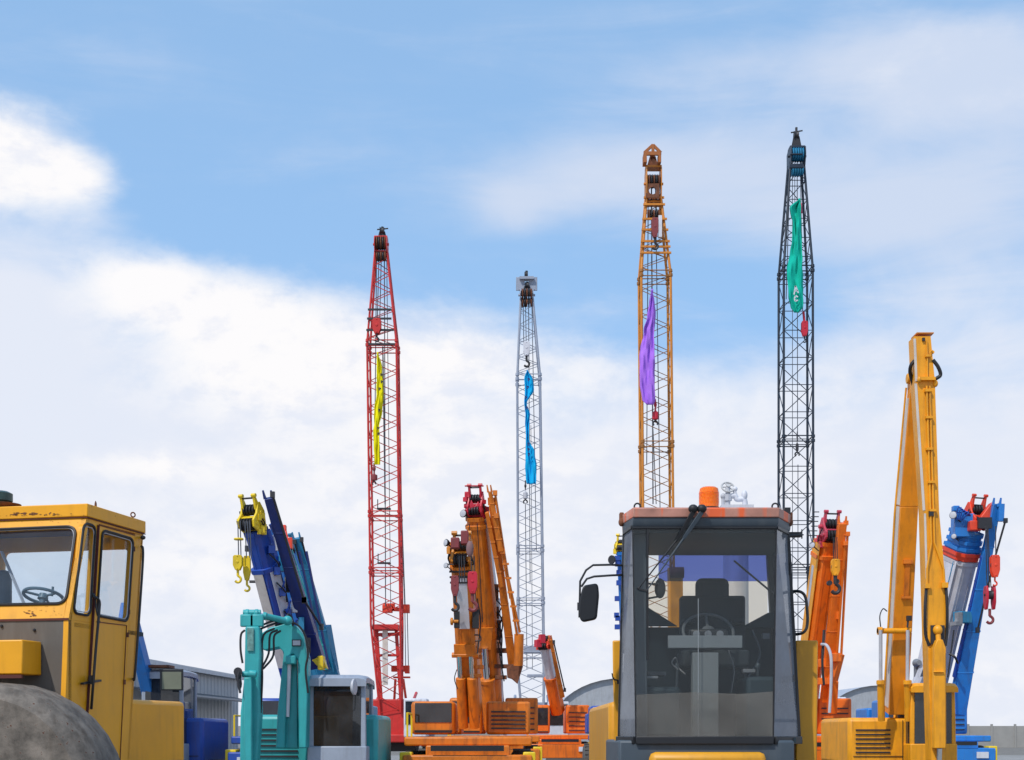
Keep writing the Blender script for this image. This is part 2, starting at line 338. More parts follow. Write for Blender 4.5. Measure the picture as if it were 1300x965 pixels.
mb = MB(); corr(mb, (a.x - 20, a.y, 0), (a.x - 0.02, a.y, 0), 0.0, a.z - 0.02, 0.9, 0.12, (0, -1, 0)); corr(mb, (b.x - 20, b.y, 0), (b.x - 0.02, b.y, 0), 0.0, a.z - 0.02, 0.9, 0.12, (0, 1, 0)); mb.build('wall', m_shed, t, smooth=False)
mb = MB()
for s0, s1 in ((0.35, -10), (-20, -10)):
    z0, z1 = a.z + 0.02, a.z + 1.6
    q = [V((a.x + s0, a.y - 0.4, z0)), V((b.x + s0, b.y + 0.4, z0)), V((b.x + s1, b.y + 0.4, z1)), V((a.x + s1, a.y - 0.4, z1))]
    mb.prism(q, (0, 0, 0.12))
mb.build('roof', m_shedr, t, smooth=False)
mb = MB(); mb.bar((a.x + 0.42, a.y, a.z - 0.05), (b.x + 0.42, b.y, a.z - 0.05), 0.16, 0.2); mb.build('gutter', m_lgrey, t)
mb = MB(); mb.prism([(a.x + 0.14, a.y + 2, 3.9), (b.x + 0.14, b.y - 2, 3.9), (b.x + 2.2, b.y - 2, 3.5), (a.x + 2.2, a.y + 2, 3.5)], (0, 0, 0.08)); mb.build('awning', mat('awning_sheet', (0.10, 0.10, 0.11), 0.6), t, smooth=False)
for k in range(4):
    yy = a.y + 4 + k * 6; mb = MB(); mb.box((a.x + 0.16, yy, 1.6), (0.1, 3.4, 3.2)); d_ = mb.build('roller_door', mat('roller_door', (0.22, 0.25, 0.3), 0.5), t)
def arch_shed(cx, hw, top, Y, label, c):
    ct = P(cx, top, Y); w_ = S(hw, Y); t = thing('arched_shed', label, 'building', (ct.x, Y + 10, 0), 'arched sheds at the back of the yard')
    pts = []; zb = 2.2
    for k in range(21):
        q = math.pi * k / 20; pts.append(V((ct.x - w_ * math.cos(q), Y, zb + (ct.z - zb) * math.sin(q))))
    o = MB(); vs = pts + [p + V((0, 22, 0)) for p in pts]; o.add(vs, [(i, i + 1, 22 + i, 21 + i) for i in range(20)]); o.build('roof', c, t)
    o = MB(); o.add([p + V((0, 0.3, 0)) for p in pts] + [V((ct.x + w_, Y + 0.3, 0)), V((ct.x - w_, Y + 0.3, 0))], [tuple(range(23))]); o.build('gable_wall', m_shed, t, smooth=False)
    o = MB(); o.box((ct.x - w_, Y + 11, 1.1), (0.2, 21.5, 2.2)); o.build('side_wall', m_shed, t); o = MB(); o.box((ct.x + w_, Y + 11, 1.1), (0.2, 21.5, 2.2)); o.build('side_wall', m_shed, t)
    o = MB(); o.box((ct.x, Y + 0.2, 1.7), (4.2, 0.12, 3.4)); o.build('roller_door', m_lgrey, t)
arch_shed(790, 88, 861, 112, 'grey arched shed roof showing just left of the loader cab', mat('arch_roof', (0.30, 0.34, 0.42), 0.5))
arch_shed(1118, 75, 870, 128, 'low arched shed roof seen left of the long yellow excavator', mat('arch_roof_pale', (0.36, 0.39, 0.45), 0.5))
mb = MB()
for k in range(60):
    x = -75 + k * 2.5; mb.box((x, 152, 1.15), (2.46, 0.12, 2.3)); mb.box((x + 1.25, 152, 1.25), (0.2, 0.25, 2.5))
tag(mb.build('perimeter_wall', m_conc), 'low grey concrete panel wall along the far edge of the yard', 'wall')

# ------------------------------------------------------------------ lattice crawler cranes
def lat_interp(prof, py):
    for a, b in zip(prof, prof[1:]):
        if a[0] <= py <= b[0]:
            t = (py - a[0]) / (b[0] - a[0]); return [a[i] + (b[i] - a[i]) * t for i in range(4)]
    return list(prof[-1] if py > prof[-1][0] else prof[0])
def lat_pt(prof, Y, py, sx, sy):
    _, cx, hw, d = lat_interp(prof, py); p = P(cx, py, Y)
    return V((p.x + sx * S(hw, Y), Y + sy * d / 2, p.z))
def hook_block(root, px, py0, py1, wpx, Y, mt, hookm=None, hookpy=None, label=None, name='hook_block', broad=False):
    hookm = hookm or m_steel; a = P(px, py0, Y); b = P(px, py1, Y); w_ = S(wpx, Y); h = a.z - b.z; c = (a + b) / 2; mb = MB()
    th = w_ * 0.22
    if broad:
        for sy, kx in ((-1, 0), (1, 0)):
            y = c.y + sy * w_ * 0.3 - th * 0.3
            m_pts = [V((c.x + u * w_ * 0.5, y, c.z + v * h / 2)) for u, v in ((-0.7, 1), (0.7, 1), (1, 0.8), (1, -0.35), (0.5, -1), (-0.5, -1), (-1, -0.35), (-1, 0.8))]
            mb.prism(m_pts, (0, th * 0.6, 0))
        for v in (0.86, 0.1, -0.8): mb.tube((c.x, c.y - w_ * 0.42, c.z + v * h / 2), (c.x, c.y + w_ * 0.4, c.z + v * h / 2), w_ * (0.09 if v != 0.1 else 0.16), n=10)
        mb.box((c.x, c.y, c.z + h * 0.47), (w_ * 0.8, w_ * 0.6, h * 0.07))
    for sx in (-1, 1) if not broad else ():
        x = c.x + sx * w_ * 0.36 - th / 2
        pts = [V((x, c.y + q * w_ * 0.55, c.z + r_ * h / 2)) for q, r_ in ((-0.6, 1), (0.6, 1), (1, 0.55), (1, -0.4), (0.45, -1), (-0.45, -1), (-1, -0.4), (-1, 0.55))]
        mb.prism(pts, (th, 0, 0))
    o = mb.build(name, mt, root, bevel=w_ * 0.04, label=label)
    m2 = MB(); m2.lathe((c.x - w_ * 0.3, c.y, c.z + h * 0.12) if not broad else (c.x, c.y - w_ * 0.3, c.z + h * 0.05), (1, 0, 0) if not broad else (0, 1, 0), [(w_ * 0.5, 0), (w_ * 0.42, w_ * 0.15), (w_ * 0.42, w_ * 0.45), (w_ * 0.5, w_ * 0.6)], 18)
    (m2.tube((c.x - w_ * 0.56, c.y, c.z + h * 0.12), (c.x + w_ * 0.56, c.y, c.z + h * 0.12), w_ * 0.13) if not broad else None); m2.build('sheave', m_steel, o)
    hy = hookpy if hookpy else py1 + (py1 - py0) * 0.7; hb = P(px, hy, Y); r_ = (b.z - hb.z) * 0.28
    m3 = MB(); cz = hb.z + r_; m3.tube((c.x, c.y, b.z + 0.02), (c.x, c.y, cz + r_ * 0.95), r_ * 0.38)
    pts = [V((c.x, c.y, cz + r_ * 1.0))] + [V((c.x + r_ * 0.85 * math.cos(q), c.y, cz + r_ * 0.85 * math.sin(q))) for q in [R(60 - 42 * k) for k in range(6)]]
    m3.path(pts, r_ * 0.36, 8); m3.build('hook', hookm, o)
    return a
def ball(root, px, py0, py1, wpx, Y, mt, top=None):
    a = P(px, py0, Y); b = P(px, py1, Y); h = a.z - b.z; r_ = S(wpx, Y) / 2; mb = MB()
    mb.lathe((a.x, a.y, b.z + h * 0.35), (0, 0, 1), [(r_ * 0.4, 0), (r_ * 0.95, h * 0.05), (r_, h * 0.25), (r_ * 0.95, h * 0.45), (r_ * 0.35, h * 0.52), (r_ * 0.2, h * 0.65)], 16)
    o = mb.build('overhaul_ball', mt, root); m3 = MB(); c = V((a.x, a.y, b.z + h * 0.16)); rr = h * 0.13
    m3.tube((a.x, a.y, b.z + h * 0.36), c + V((0, 0, rr)), rr * 0.4); m3.ring(c, (0, 1, 0), rr, rr * 0.38, 14, 6, R(-40), R(240)); m3.build('hook', m_steel, o)
    m4 = MB(); m4.tube(a, P(px, py0 - 12, Y), r_ * 0.25); m4.blob(P(px, py0 - 5, Y), (r_ * 0.5, r_ * 0.5, r_ * 0.9), 6); m4.build('shackle', mt if top is None else top, o)
def lattice_crane(Y, prof, rch, rl, bay, mt, label, head, horiz, ropes, joints, lace=None, seed=0):
    base = P(prof[-1][1], 930, Y); root = thing('crawler_crane', label, 'crane', (base.x, Y, 0), 'crawler cranes with raised lattice booms')
    mb = MB(); pys = []; y = prof[0][0]; yb = prof[-1][0]
    while y < yb: pys.append(y); y += bay * (0.72 if y < prof[1][0] else 1)
    pys.append(yb)
    faces = [((-1, -1), (1, -1), 0), ((1, 1), (-1, 1), 0), ((-1, -1), (-1, 1), 1), ((1, -1), (1, 1), 0)]
    for k in range(len(pys) - 1):
        for A, B, ph in faces:
            p, q = (A, B) if (k + ph) % 2 == 0 else (B, A)
            mb.tube(lat_pt(prof, Y, pys[k], *p), lat_pt(prof, Y, pys[k + 1], *q), rl, n=5)
        if horiz and k % horiz == 0:
            for A, B, ph in faces: mb.tube(lat_pt(prof, Y, pys[k], *A), lat_pt(prof, Y, pys[k], *B), rl, n=5)
    for j in joints:
        for dj in (-3.5, 3.5):
            for A, B, ph in faces: mb.tube(lat_pt(prof, Y, j + dj, *A), lat_pt(prof, Y, j + dj, *B), rl * 1.4, n=6)
        for A in ((-1, -1), (1, -1), (-1, 1), (1, 1)):
            mb.tube(lat_pt(prof, Y, j - 4.5, *A), lat_pt(prof, Y, j - 1, *A), rch * 1.6); mb.tube(lat_pt(prof, Y, j + 1, *A), lat_pt(prof, Y, j + 4.5, *A), rch * 1.6)
    boom = mb.build('lattice_boom', lace or mt, root)
    keys = [p[0] for p in prof]
    for A in ((-1, -1), (1, -1), (-1, 1), (1, 1)):
        m = MB()
        for a, b in zip(keys, keys[1:]): m.tube(lat_pt(prof, Y, a, *A), lat_pt(prof, Y, b, *A), rch)
        m.build('chord', mt, boom)
    # boom head
    top = prof[0]; hw = S(top[2], Y); c = P(top[1], top[0], Y); L_ = S(head[0], Y)
    m = MB()
    for sx in (-1, 1):
        x = c.x + sx * hw * 1.05 - 0.02
        m.prism([(x, Y - 0.42, c.z - L_ * 0.35), (x, Y + 0.4, c.z - L_ * 0.35), (x, Y + 0.42, c.z + L_ * 0.75), (x, Y, c.z + L_ * 1.0), (x, Y - 0.52, c.z + L_ * 0.8), (x, Y - 0.58, c.z + L_ * 0.3)], (0.04, 0, 0))
    m.box((c.x, Y + 0.34, c.z - L_ * 0.1), (hw * 2, 0.05, L_ * 0.25)); m.box((c.x, Y, c.z - L_ * 0.22), (hw * 2.05, 0.6, 0.07))
    m.box((c.x, Y - 0.1, c.z + L_ * 0.88), (hw * 2.3, 0.5, 0.09))
    m.tube((c.x - hw * 1.4, Y - 0.2, c.z + L_ * 0.35), (c.x + hw * 1.4, Y - 0.2, c.z + L_ * 0.35), 0.06)
    hd = m.build('boom_head', head[2], root, bevel=0.01)
    for k in range(5):
        x = c.x + (k - 2) * hw * 0.36
        for dz_, rr in ((0.42, 0.30), (-0.62, 0.22)):
            m = MB(); m.lathe((x - 0.035, Y - 0.22, c.z + L_ * dz_), (1, 0, 0), [(rr, 0), (rr * 0.86, 0.02), (rr * 0.86, 0.05), (rr, 0.07)], 18); m.build('sheave', (m_steel if k % 2 else m_rust) if head[2] is not m_black else m_teal, hd)
    m = MB()   # small top bracket and stub above the head
    ct = P(top[1] + head[3], top[0] - head[0], Y); hh = S(head[1], Y)
    m.prism([(ct.x - hw * 0.8, Y - 0.05, ct.z - 0.02), (ct.x + hw * 0.8, Y - 0.05, ct.z - 0.02), (ct.x + 0.12, Y - 0.05, ct.z + hh * 0.55), (ct.x - 0.12, Y - 0.05, ct.z + hh * 0.55)], (0, 0.1, 0))
    m.lathe((ct.x - 0.1, Y, ct.z + hh * 0.62), (1, 0, 0), [(0.17, 0), (0.13, 0.05), (0.13, 0.12), (0.17, 0.18)], 14); m.tube((ct.x, Y, ct.z + hh * 0.5), (ct.x, Y, ct.z + hh), 0.05)
    m.tube((ct.x - 0.22, Y, ct.z + hh * 0.75), (ct.x + 0.25, Y, ct.z + hh * 0.85), 0.03); m.build('top_bracket', head[4] if len(head) > 4 else m_steel, root)
    m = MB()
    for x0, y0, x1, y1, rr in ropes: m.tube(P(x0, y0, Y - 0.15), P(x1, y1, Y - 0.15), rr, n=5)
    m.build('hoist_rope', m_rope, root)
    # machine house below
    zb = prof[-1][0]; f = P(prof[-1][1], zb, Y); x = f.x
    m = MB(); m.box((x, Y + 2.2, 2.15), (2.7, 5.0, 1.7)); m.box((x, Y + 0.1, 1.35), (2.4, 1.6, 0.35)); hs = m.build('machine_house', mt if mt is not m_black else m_blue, root, bevel=0.05)
    for k in range(4): m = MB(); m.box((x - 1.36, Y + 1.0 + k * 1.1, 2.3), (0.03, 0.8, 0.8)); m.build('louvre_panel', m_steel, hs)
    m = MB(); m.box((x, Y + 5.0, 2.1), (3.1, 0.9, 1.5)); m.build('counterweight', m_lgrey, root, bevel=0.08)
    m = MB(); m.box((x + 1.15, Y - 1.15, 2.2), (0.95, 1.5, 1.6)); cb = m.build('operator_cab', m_wht, root, bevel=0.06)
    m = MB(); m.box((x + 1.15, Y - 1.915, 2.4), (0.8, 0.02, 0.95)); m.build('window', m_dglass, cb)
    m = MB(); m.box((x, Y + 1.5, 1.05), (2.0, 2.4, 0.5)); m.lathe((x, Y + 1.5, 1.0), (0, 0, 1), [(1.1, 0), (1.1, 0.32)], 28); m.build('turntable', m_steel, root)
    for sx in (-1, 1):
        m = MB(); pts = []
        for k in range(12):
            q = R(90 + 180 * k / 11); pts.append(V((x + sx * 1.75 - 0.35, Y + 1.5 - 2.6 + 0.5 * math.cos(q), 0.52 + 0.5 * math.sin(q))))
        for k in range(12):
            q = R(-90 + 180 * k / 11); pts.append(V((x + sx * 1.75 - 0.35, Y + 1.5 + 2.6 + 0.5 * math.cos(q), 0.52 + 0.5 * math.sin(q))))
        m.prism(pts, (0.7, 0, 0)); tr = m.build('crawler_track', m_steel, root)
        m = MB()
        for k in range(14):
            m.box((x + sx * 1.75, Y - 1.1 + k * 0.4, 1.03), (0.78, 0.3, 0.05))
        m.build('track_shoes', m_rust, tr)
    for sx in (-1, 1):   # backstay: bridle to gantry behind
        m = MB(); top_ = V((c.x + sx * hw, Y + 0.45, c.z)); g = V((x + sx * 0.8, Y + 3.9, 5.6 if sx else 5)); g.z = min(3.4, EYE + S(930 - 880, Y + 4))
        m.tube(V((x + sx * 0.8, Y + 1.6, 2.9)), g, 0.07); m.build('gantry_leg', mt, root)
    return root
# red
Yr = 60
root = lattice_crane(Yr, [(318, 484.3, 7.2, 0.5), (440, 486.3, 18.4, 1.2), (795, 491.2, 18.6, 1.2), (905, 496.5, 13.0, 0.8)], 0.046, 0.019, 16.2, m_red,
    'red lattice boom crane with yellow banner, leftmost of the tall masts', (16, 14, m_red, 1.0), 0,
    [(481, 330, 479, 408, 0.02), (484, 330, 482, 408, 0.02), (478, 330, 475.5, 597, 0.02), (488, 330, 489.5, 770, 0.022), (491, 330, 496, 770, 0.016), (486, 440, 489, 640, 0.03)],
    (440, 655, 726))
hook_block(root, 478.5, 405, 424, 11, Yr - 0.7, m_red, hookpy=434, broad=True)
ball(root, 475, 600, 616, 8.5, Yr - 0.65, m_maroon)
m = MB()
for py, l, r_ in ((393, 467, 497), (404.5, 466, 497), (419, 465, 500), (437, 464, 504)): m.bar(P(l, py, Yr - 0.62), P(r_, py, Yr - 0.62), 0.05, 0.08)
m.build('guide_bar', m_steel, root)
m = MB(); m.box(P(494, 771, Yr + 1.0), (0.5, 0.3, 0.32)); m.bar(P(489, 773, Yr + 1.0), P(512, 774, Yr + 1.0), 0.3, 0.16); m.box(P(492, 773, Yr + 0.9), (0.42, 0.35, 0.34)); m.box(P(514, 773, Yr + 1.0), (0.42, 0.35, 0.36)); m.build('bridle_block', m_redo, root, bevel=0.02)
m = MB(); m.box(P(508, 849, Yr + 1.0), (0.75, 0.3, 0.26)); m.box(P(517, 850, Yr + 1.0), (0.2, 0.35, 0.34)); m.bar(P(499, 860, Yr + 1), P(521, 860, Yr + 1), 0.1, 0.08); m.bar(P(512, 862, Yr + 1), P(517, 900, Yr + 1), 0.14, 0.1); m.bar(P(502, 862, Yr + 1), P(500, 900, Yr + 1), 0.14, 0.1)
m.build('equaliser', m_redo, root, bevel=0.02)
m = MB(); m.bar(P(474, 797, Yr), P(507, 797, Yr), 1.0, 0.22); m.bar(P(476, 806, Yr), P(508, 805, Yr), 0.2, 0.14); m.bar(P(478, 800, Yr), P(485, 905, Yr), 0.16, 0.14); m.bar(P(503, 800, Yr), P(510, 905, Yr), 0.16, 0.14); m.bar(P(480, 832, Yr), P(506, 832, Yr), 0.14, 0.1)
m.build('boom_foot', m_red, root, bevel=0.015)
m = MB(); m.box(P(489, 835, Yr - 0.2), (0.22, 0.1, 2.3)); m.build('ladder_panel', m_cream, root)
m = MB(); m.tube(P(508, 600, Yr + 0.8), P(514, 768, Yr + 1), 0.03); m.tube(P(517, 775, Yr + 1), P(518.5, 846, Yr + 1), 0.018); m.tube(P(514, 775, Yr + 1), P(515, 846, Yr + 1), 0.018); m.build('pendant_rope', m_rope, root)
m = MB(); m.bar(P(479, 646, Yr - 0.5), P(496, 646, Yr - 0.5), 0.3, 0.05); m.bar(P(479.5, 715, Yr - 0.5), P(496, 715, Yr - 0.5), 0.3, 0.05); m.tube(P(479.5, 634, Yr - 0.5), P(479.5, 646, Yr - 0.5), 0.02); m.tube(P(480, 703, Yr - 0.5), P(480, 715, Yr - 0.5), 0.02); m.build('rope_guard', m_steel, root)
# grey
Yg = 66
root = lattice_crane(Yg, [(380, 668.6, 7.6, 0.5), (482, 671, 14.4, 1.1), (860, 674.5, 16.2, 1.1), (905, 676, 14, 0.8)], 0.054, 0.016, 13.6, m_grey,
    'pale grey lattice boom crane with a sky blue banner', (10, 12, m_grey, 0.5), 0,
    [(664, 372, 665, 435, 0.018), (667, 372, 668, 435, 0.018), (671, 372, 673, 740, 0.02), (675, 372, 681, 700, 0.018), (667, 640, 669, 850, 0.018), (674, 540, 676, 850, 0.014)],
    (482, 698, 764, 832))
for sx in (-1, 1):
    m = MB(); m.bar(P(668.6 + sx * 8.0, 352, Yg), P(668.6 + sx * 8.0, 369, Yg), 0.07, 0.4); m.build('head_cheek', m_grey, root, bevel=0.01)
m = MB(); m.box(P(668.6, 354, Yg), (0.66, 0.4, 0.12)); m.box(P(668.6, 368, Yg), (0.72, 0.2, 0.04)); m.build('head_crosshead', m_grey, root)
m = MB(); m.tube(P(668.5, 352, Yg), P(668.5, 344, Yg), 0.06); m.lathe(P(668, 349, Yg) - V((0.08, 0, 0)), (1, 0, 0), [(0.14, 0), (0.14, 0.16)], 12); m.build('anemometer', m_steel, root)
hook_block(root, 668.5, 434, 452, 8.5, Yg - 0.7, m_wht, hookpy=466, broad=True)
ball(root, 667, 622, 640, 6, Yg - 0.65, m_lgrey, m_steel)
m = MB(); m.box(P(680, 825, Yg - 0.4), (1.1, 0.3, 0.35)); m.box(P(683, 858, Yg - 0.4), (1.0, 0.3, 0.14)); m.build('bridle_block', m_grey, root, bevel=0.02)
# amber
Yo = 60
root = lattice_crane(Yo, [(250, 829, 8.8, 0.5), (352, 831, 18.4, 1.15), (905, 836, 19.4, 1.15)], 0.055, 0.017, 16.6, m_amber,
    'amber lattice boom crane with a purple banner, behind the loader cab', (40, 20, m_amber, -0.5, m_rust), 0,
    [(823, 232, 821, 590, 0.02), (827, 232, 829, 640, 0.028), (832, 232, 838, 650, 0.02), (834, 232, 833, 276, 0.02), (829, 545, 833, 640, 0.02)],
    (352, 567), lace=mat('amber_lacing', (0.30, 0.12, 0.02), 0.55))
hook_block(root, 831.5, 277, 302, 8.5, Yo - 0.7, m_maroon, hookpy=317, broad=True); ball(root, 832, 519, 541, 8, Yo - 0.65, m_crim)
m = MB(); m.box(P(838, 288, Yo - 0.72), (0.14, 0.2, 0.9)); m.build('block_plate', m_wht, root)
m = MB()
for py in (255, 264, 283, 297, 312, 319, 327): 
    l, r_ = lat_pt([(250, 829, 8.8, 0.5), (352, 831, 18.4, 1.15), (905, 836, 19.4, 1.15)], Yo, py, -1, -1), lat_pt([(250, 829, 8.8, 0.5), (352, 831, 18.4, 1.15), (905, 836, 19.4, 1.15)], Yo, py, 1, -1)
    d_ = V((0.12, 0, 0)); m.bar(l - d_ + V((0, -0.1, 0)), r_ + d_ + V((0, -0.1, 0)), 0.08, 0.08)
m.build('guide_bar', m_amber, root)
m = MB(); c0 = P(828.5, 242, Yo - 0.5); q0 = [c0 + V((sx * S(8.5, Yo), 0, sz * S(9, Yo))) for sx, sz in ((-1, -1), (1, -1), (1, 1), (-1, 1))]
m.frame(q0, [c0 + V((S(4.6, Yo) * math.cos(R(20 * k)), 0, S(4.6, Yo) * math.sin(R(20 * k)))) for k in range(18)], (0, 0.05, 0)); m.build('gusset_plate', m_rust, root)
m = MB(); m.bar(P(817, 195, Yo - 0.62), P(839.5, 195, Yo - 0.62), 0.1, 0.16); m.bar(P(818, 194, Yo - 0.62), P(829, 184, Yo - 0.62), 0.07, 0.12); m.bar(P(839, 194, Yo - 0.62), P(829, 184, Yo - 0.62), 0.07, 0.12)
m.prism([P(817, 194, Yo - 0.68), P(821, 194, Yo - 0.68), P(821.5, 206, Yo - 0.68), P(817, 206, Yo - 0.68)], (0, 0.5, 0)); m.prism([P(836, 194, Yo - 0.68), P(839.5, 194, Yo - 0.68), P(839.5, 206, Yo - 0.68), P(836, 206, Yo - 0.68)], (0, 0.5, 0)); m.box(P(829, 188, Yo - 0.62), (0.12, 0.1, 0.3)); m.build('crosshead', mat('rusty_amber', (0.36, 0.11, 0.02), 0.6, dirt=0.5), root, bevel=0.01)
# black
Yb = 58
prb = [(208, 1010.5, 8.4, 0.5), (346, 1010, 18.2, 1.1), (905, 1010.5, 19.0, 1.1)]
root = lattice_crane(Yb, prb, 0.050, 0.018, 34.2, m_black, 'blue black lattice boom crane with a green banner, tallest of the four masts', (20, 26, m_black, 0.5), 1,
    [(1006, 205, 1006, 900, 0.014), (1009, 205, 1009, 300, 0.014), (1012, 205, 1012.5, 560, 0.018), (1016, 205, 1019, 395, 0.018), (1013, 590, 1013, 900, 0.018), (1003, 205, 998, 380, 0.02)], (346, 560, 722))
hook_block(root, 1021.3, 408, 427, 8, Yb - 0.75, m_crim, hookpy=435, broad=True); m = MB(); m.tube(P(1020, 396, Yb - 0.75), P(1021.3, 410, Yb - 0.75), 0.05); m.build('socket', m_crim, root)
ball(root, 1012, 560, 580, 4, Yb - 0.65, m_steel)
m = MB(); m.box(P(1011, 211, Yb - 0.62), (0.56, 0.1, 0.16)); m.box(P(1011, 196, Yb - 0.64), (0.5, 0.1, 0.05)); m.build('head_plate', m_black, root, bevel=0.01)
m = MB(); m.prism([P(1004, 262, Yb - 0.8), P(1012, 254, Yb - 0.8), P(1018, 258, Yb - 0.8), P(1019, 270, Yb - 0.8), P(1010, 266, Yb - 0.8)], (0, 0.1, 0)); m.build('banner_clamp', mat('pink_cloth', (0.6, 0.12, 0.2), 0.7), root)

def banner(Y, rows, mt, label, marks=(), mm=None):
    n = 9; vs = []; rr = []
    rows = [r_ for r_ in rows]; py = rows[0][0]; ys = []
    while py < rows[-1][0]: ys.append(py); py += 2.5
    ys.append(rows[-1][0])
    for py in ys:
        for a, b in zip(rows, rows[1:]):
            if a[0] <= py <= b[0]:
                t_ = (py - a[0]) / (b[0] - a[0]); t_ = t_ * t_ * (3 - 2 * t_) ; l = a[1] + (b[1] - a[1]) * t_; r_ = a[2] + (b[2] - a[2]) * t_; break
        for k in range(n):
            u = k / (n - 1); fold = 0.05 * math.sin(u * 9 + py * 0.06) + 0.035 * math.sin(u * 21 - py * 0.11) + 0.06 * mnoise.noise(V((u * 3, py * 0.05, Y)))
            vs.append(P(l + (r_ - l) * u + 0.7 * mnoise.noise(V((u * 2, py * 0.09, 3 + Y))), py, Y + fold * 1.2))
    m = MB(); m.add(vs, [(i * n + k, i * n + k + 1, (i + 1) * n + k + 1, (i + 1) * n + k) for i in range(len(ys) - 1) for k in range(n - 1)])
    o = m.build('hanging_banner', mt); c = sum(vs, V()) / len(vs)
    for v in o.data.vertices: v.co -= c
    o.location = c; sd = o.modifiers.new('s', 'SOLIDIFY'); sd.thickness = 0.02
    tag(o, label, 'banner', 'cloth banners hung inside the crane booms')
    if marks:
        m = MB()
        for st in marks:
            for a, b in zip(st, st[1:]): m.bar(P(a[0], a[1], Y - 0.2), P(b[0], b[1], Y - 0.2), S(1.7, Y), 0.012, side=V((0, 0, 1)) if abs(a[1] - b[1]) < 1 else V((1, 0, 0)))
        m.build('lettering', mm, o)
cloth = lambda n_, c: mat(n_, c, 0.95, var=0.10, scale=1.5, bump=0.1, spec=0.1)
Z = lambda x, y, s=1.0: [[(x - 1.6 * s, y - 1.2 * s), (x + 0.8 * s, y - 1.6 * s), (x + 1.4 * s, y + 0.4 * s)], [(x - 1.2 * s, y + 1.4 * s), (x + 0.6 * s, y + 1.0 * s)]]
marks = sum([Z(x, y, 0.8) for x, y in ((484, 476), (484.5, 485), (482, 494), (481.5, 521), (480, 544), (480.5, 551))], [])
banner(Yr - 0.95, [(447, 479, 480.5), (470, 478, 485), (500, 478, 487), (520, 475, 485), (545, 474.5, 481.5), (575, 475, 482), (590, 475.5, 482)], cloth('yellow_cloth', (0.80, 0.72, 0.01)), 'narrow yellow banner with black writing inside the red mast', marks, m_blk)
marks = sum([Z(x, y, 0.9) for x, y in ((671, 482), (669.8, 492), (667.5, 505), (668.5, 518), (671, 564), (670.8, 571), (671.3, 577))], [])
banner(Yg - 0.95, [(470, 669, 670.2), (480, 666, 676), (494, 666, 678), (512, 666, 669), (526, 667.5, 672.8), (542, 667, 671), (556, 667.5, 671), (575, 667, 679), (592, 667, 681.5), (606, 667.5, 681), (614.5, 668.5, 680)], cloth('cyan_cloth', (0.01, 0.42, 0.78)), 'twisted sky blue banner with dark marks inside the grey mast', marks, m_navy)
banner(Yo - 0.95, [(367, 827.5, 828.5), (385, 824.5, 831), (401, 821.5, 832), (420, 817, 830.5), (455, 812, 831), (485, 812, 831), (508, 815, 832), (514, 821, 829)], cloth('purple_cloth', (0.42, 0.18, 0.76)), 'creased purple banner hanging inside the amber mast')
mk = [[(1008, 374), (1010, 363), (1013.5, 372)], [(1009, 370), (1012.5, 368.5)], [(1013, 377), (1010, 375.5), (1008.5, 379), (1009.5, 382.5), (1013, 381)]]
banner(Yb - 1.0, [(252, 1014.5, 1016), (264, 1003, 1017), (285, 1006, 1017), (305, 1005.5, 1018), (320, 1003, 1018.5), (345, 999, 1018.8), (375, 1001, 1019.6), (390, 1004, 1019.6), (397, 1008, 1014)], cloth('green_cloth', (0.01, 0.45, 0.33)), 'bright green banner with white letters inside the black mast', mk, m_wht)

# ------------------------------------------------------------------ wheels, telescopic cranes
def wheel(root, c, r, w_, rim=None, axis=(1, 0, 0), tread=True, tm=None):
    c = V(c); ax = V(axis); m = MB()
    m.lathe(c - ax * w_ / 2, axis, [(r * 0.58, 0.0), (r * 0.86, 0.0), (r * 0.97, w_ * 0.12), (r, w_ * 0.3), (r, w_ * 0.7), (r * 0.97, w_ * 0.88), (r * 0.86, w_), (r * 0.58, w_)], 32)
    for k in range(24 if tread else 0):
        q = 2 * math.pi * k / 24; sd, up = perp(ax); d = sd * math.cos(q) + up * math.sin(q)
        m.bar(c + d * r * 1.0 - ax * w_ * 0.42, c + d * r * 1.0 + ax * w_ * 0.42, r * 0.12, r * 0.06, side=d.cross(ax))
    o = m.build('wheel', tm or m_tyre, root); m = MB(); m.lathe(c - ax * w_ * 0.42, axis, [(r * 0.6, 0), (r * 0.5, w_ * 0.1), (r * 0.2, w_ * 0.2), (r * 0.2, w_ * 0.64), (r * 0.5, w_ * 0.74), (r * 0.6, w_ * 0.84)], 24); m.build('rim', rim or m_lgrey, o)
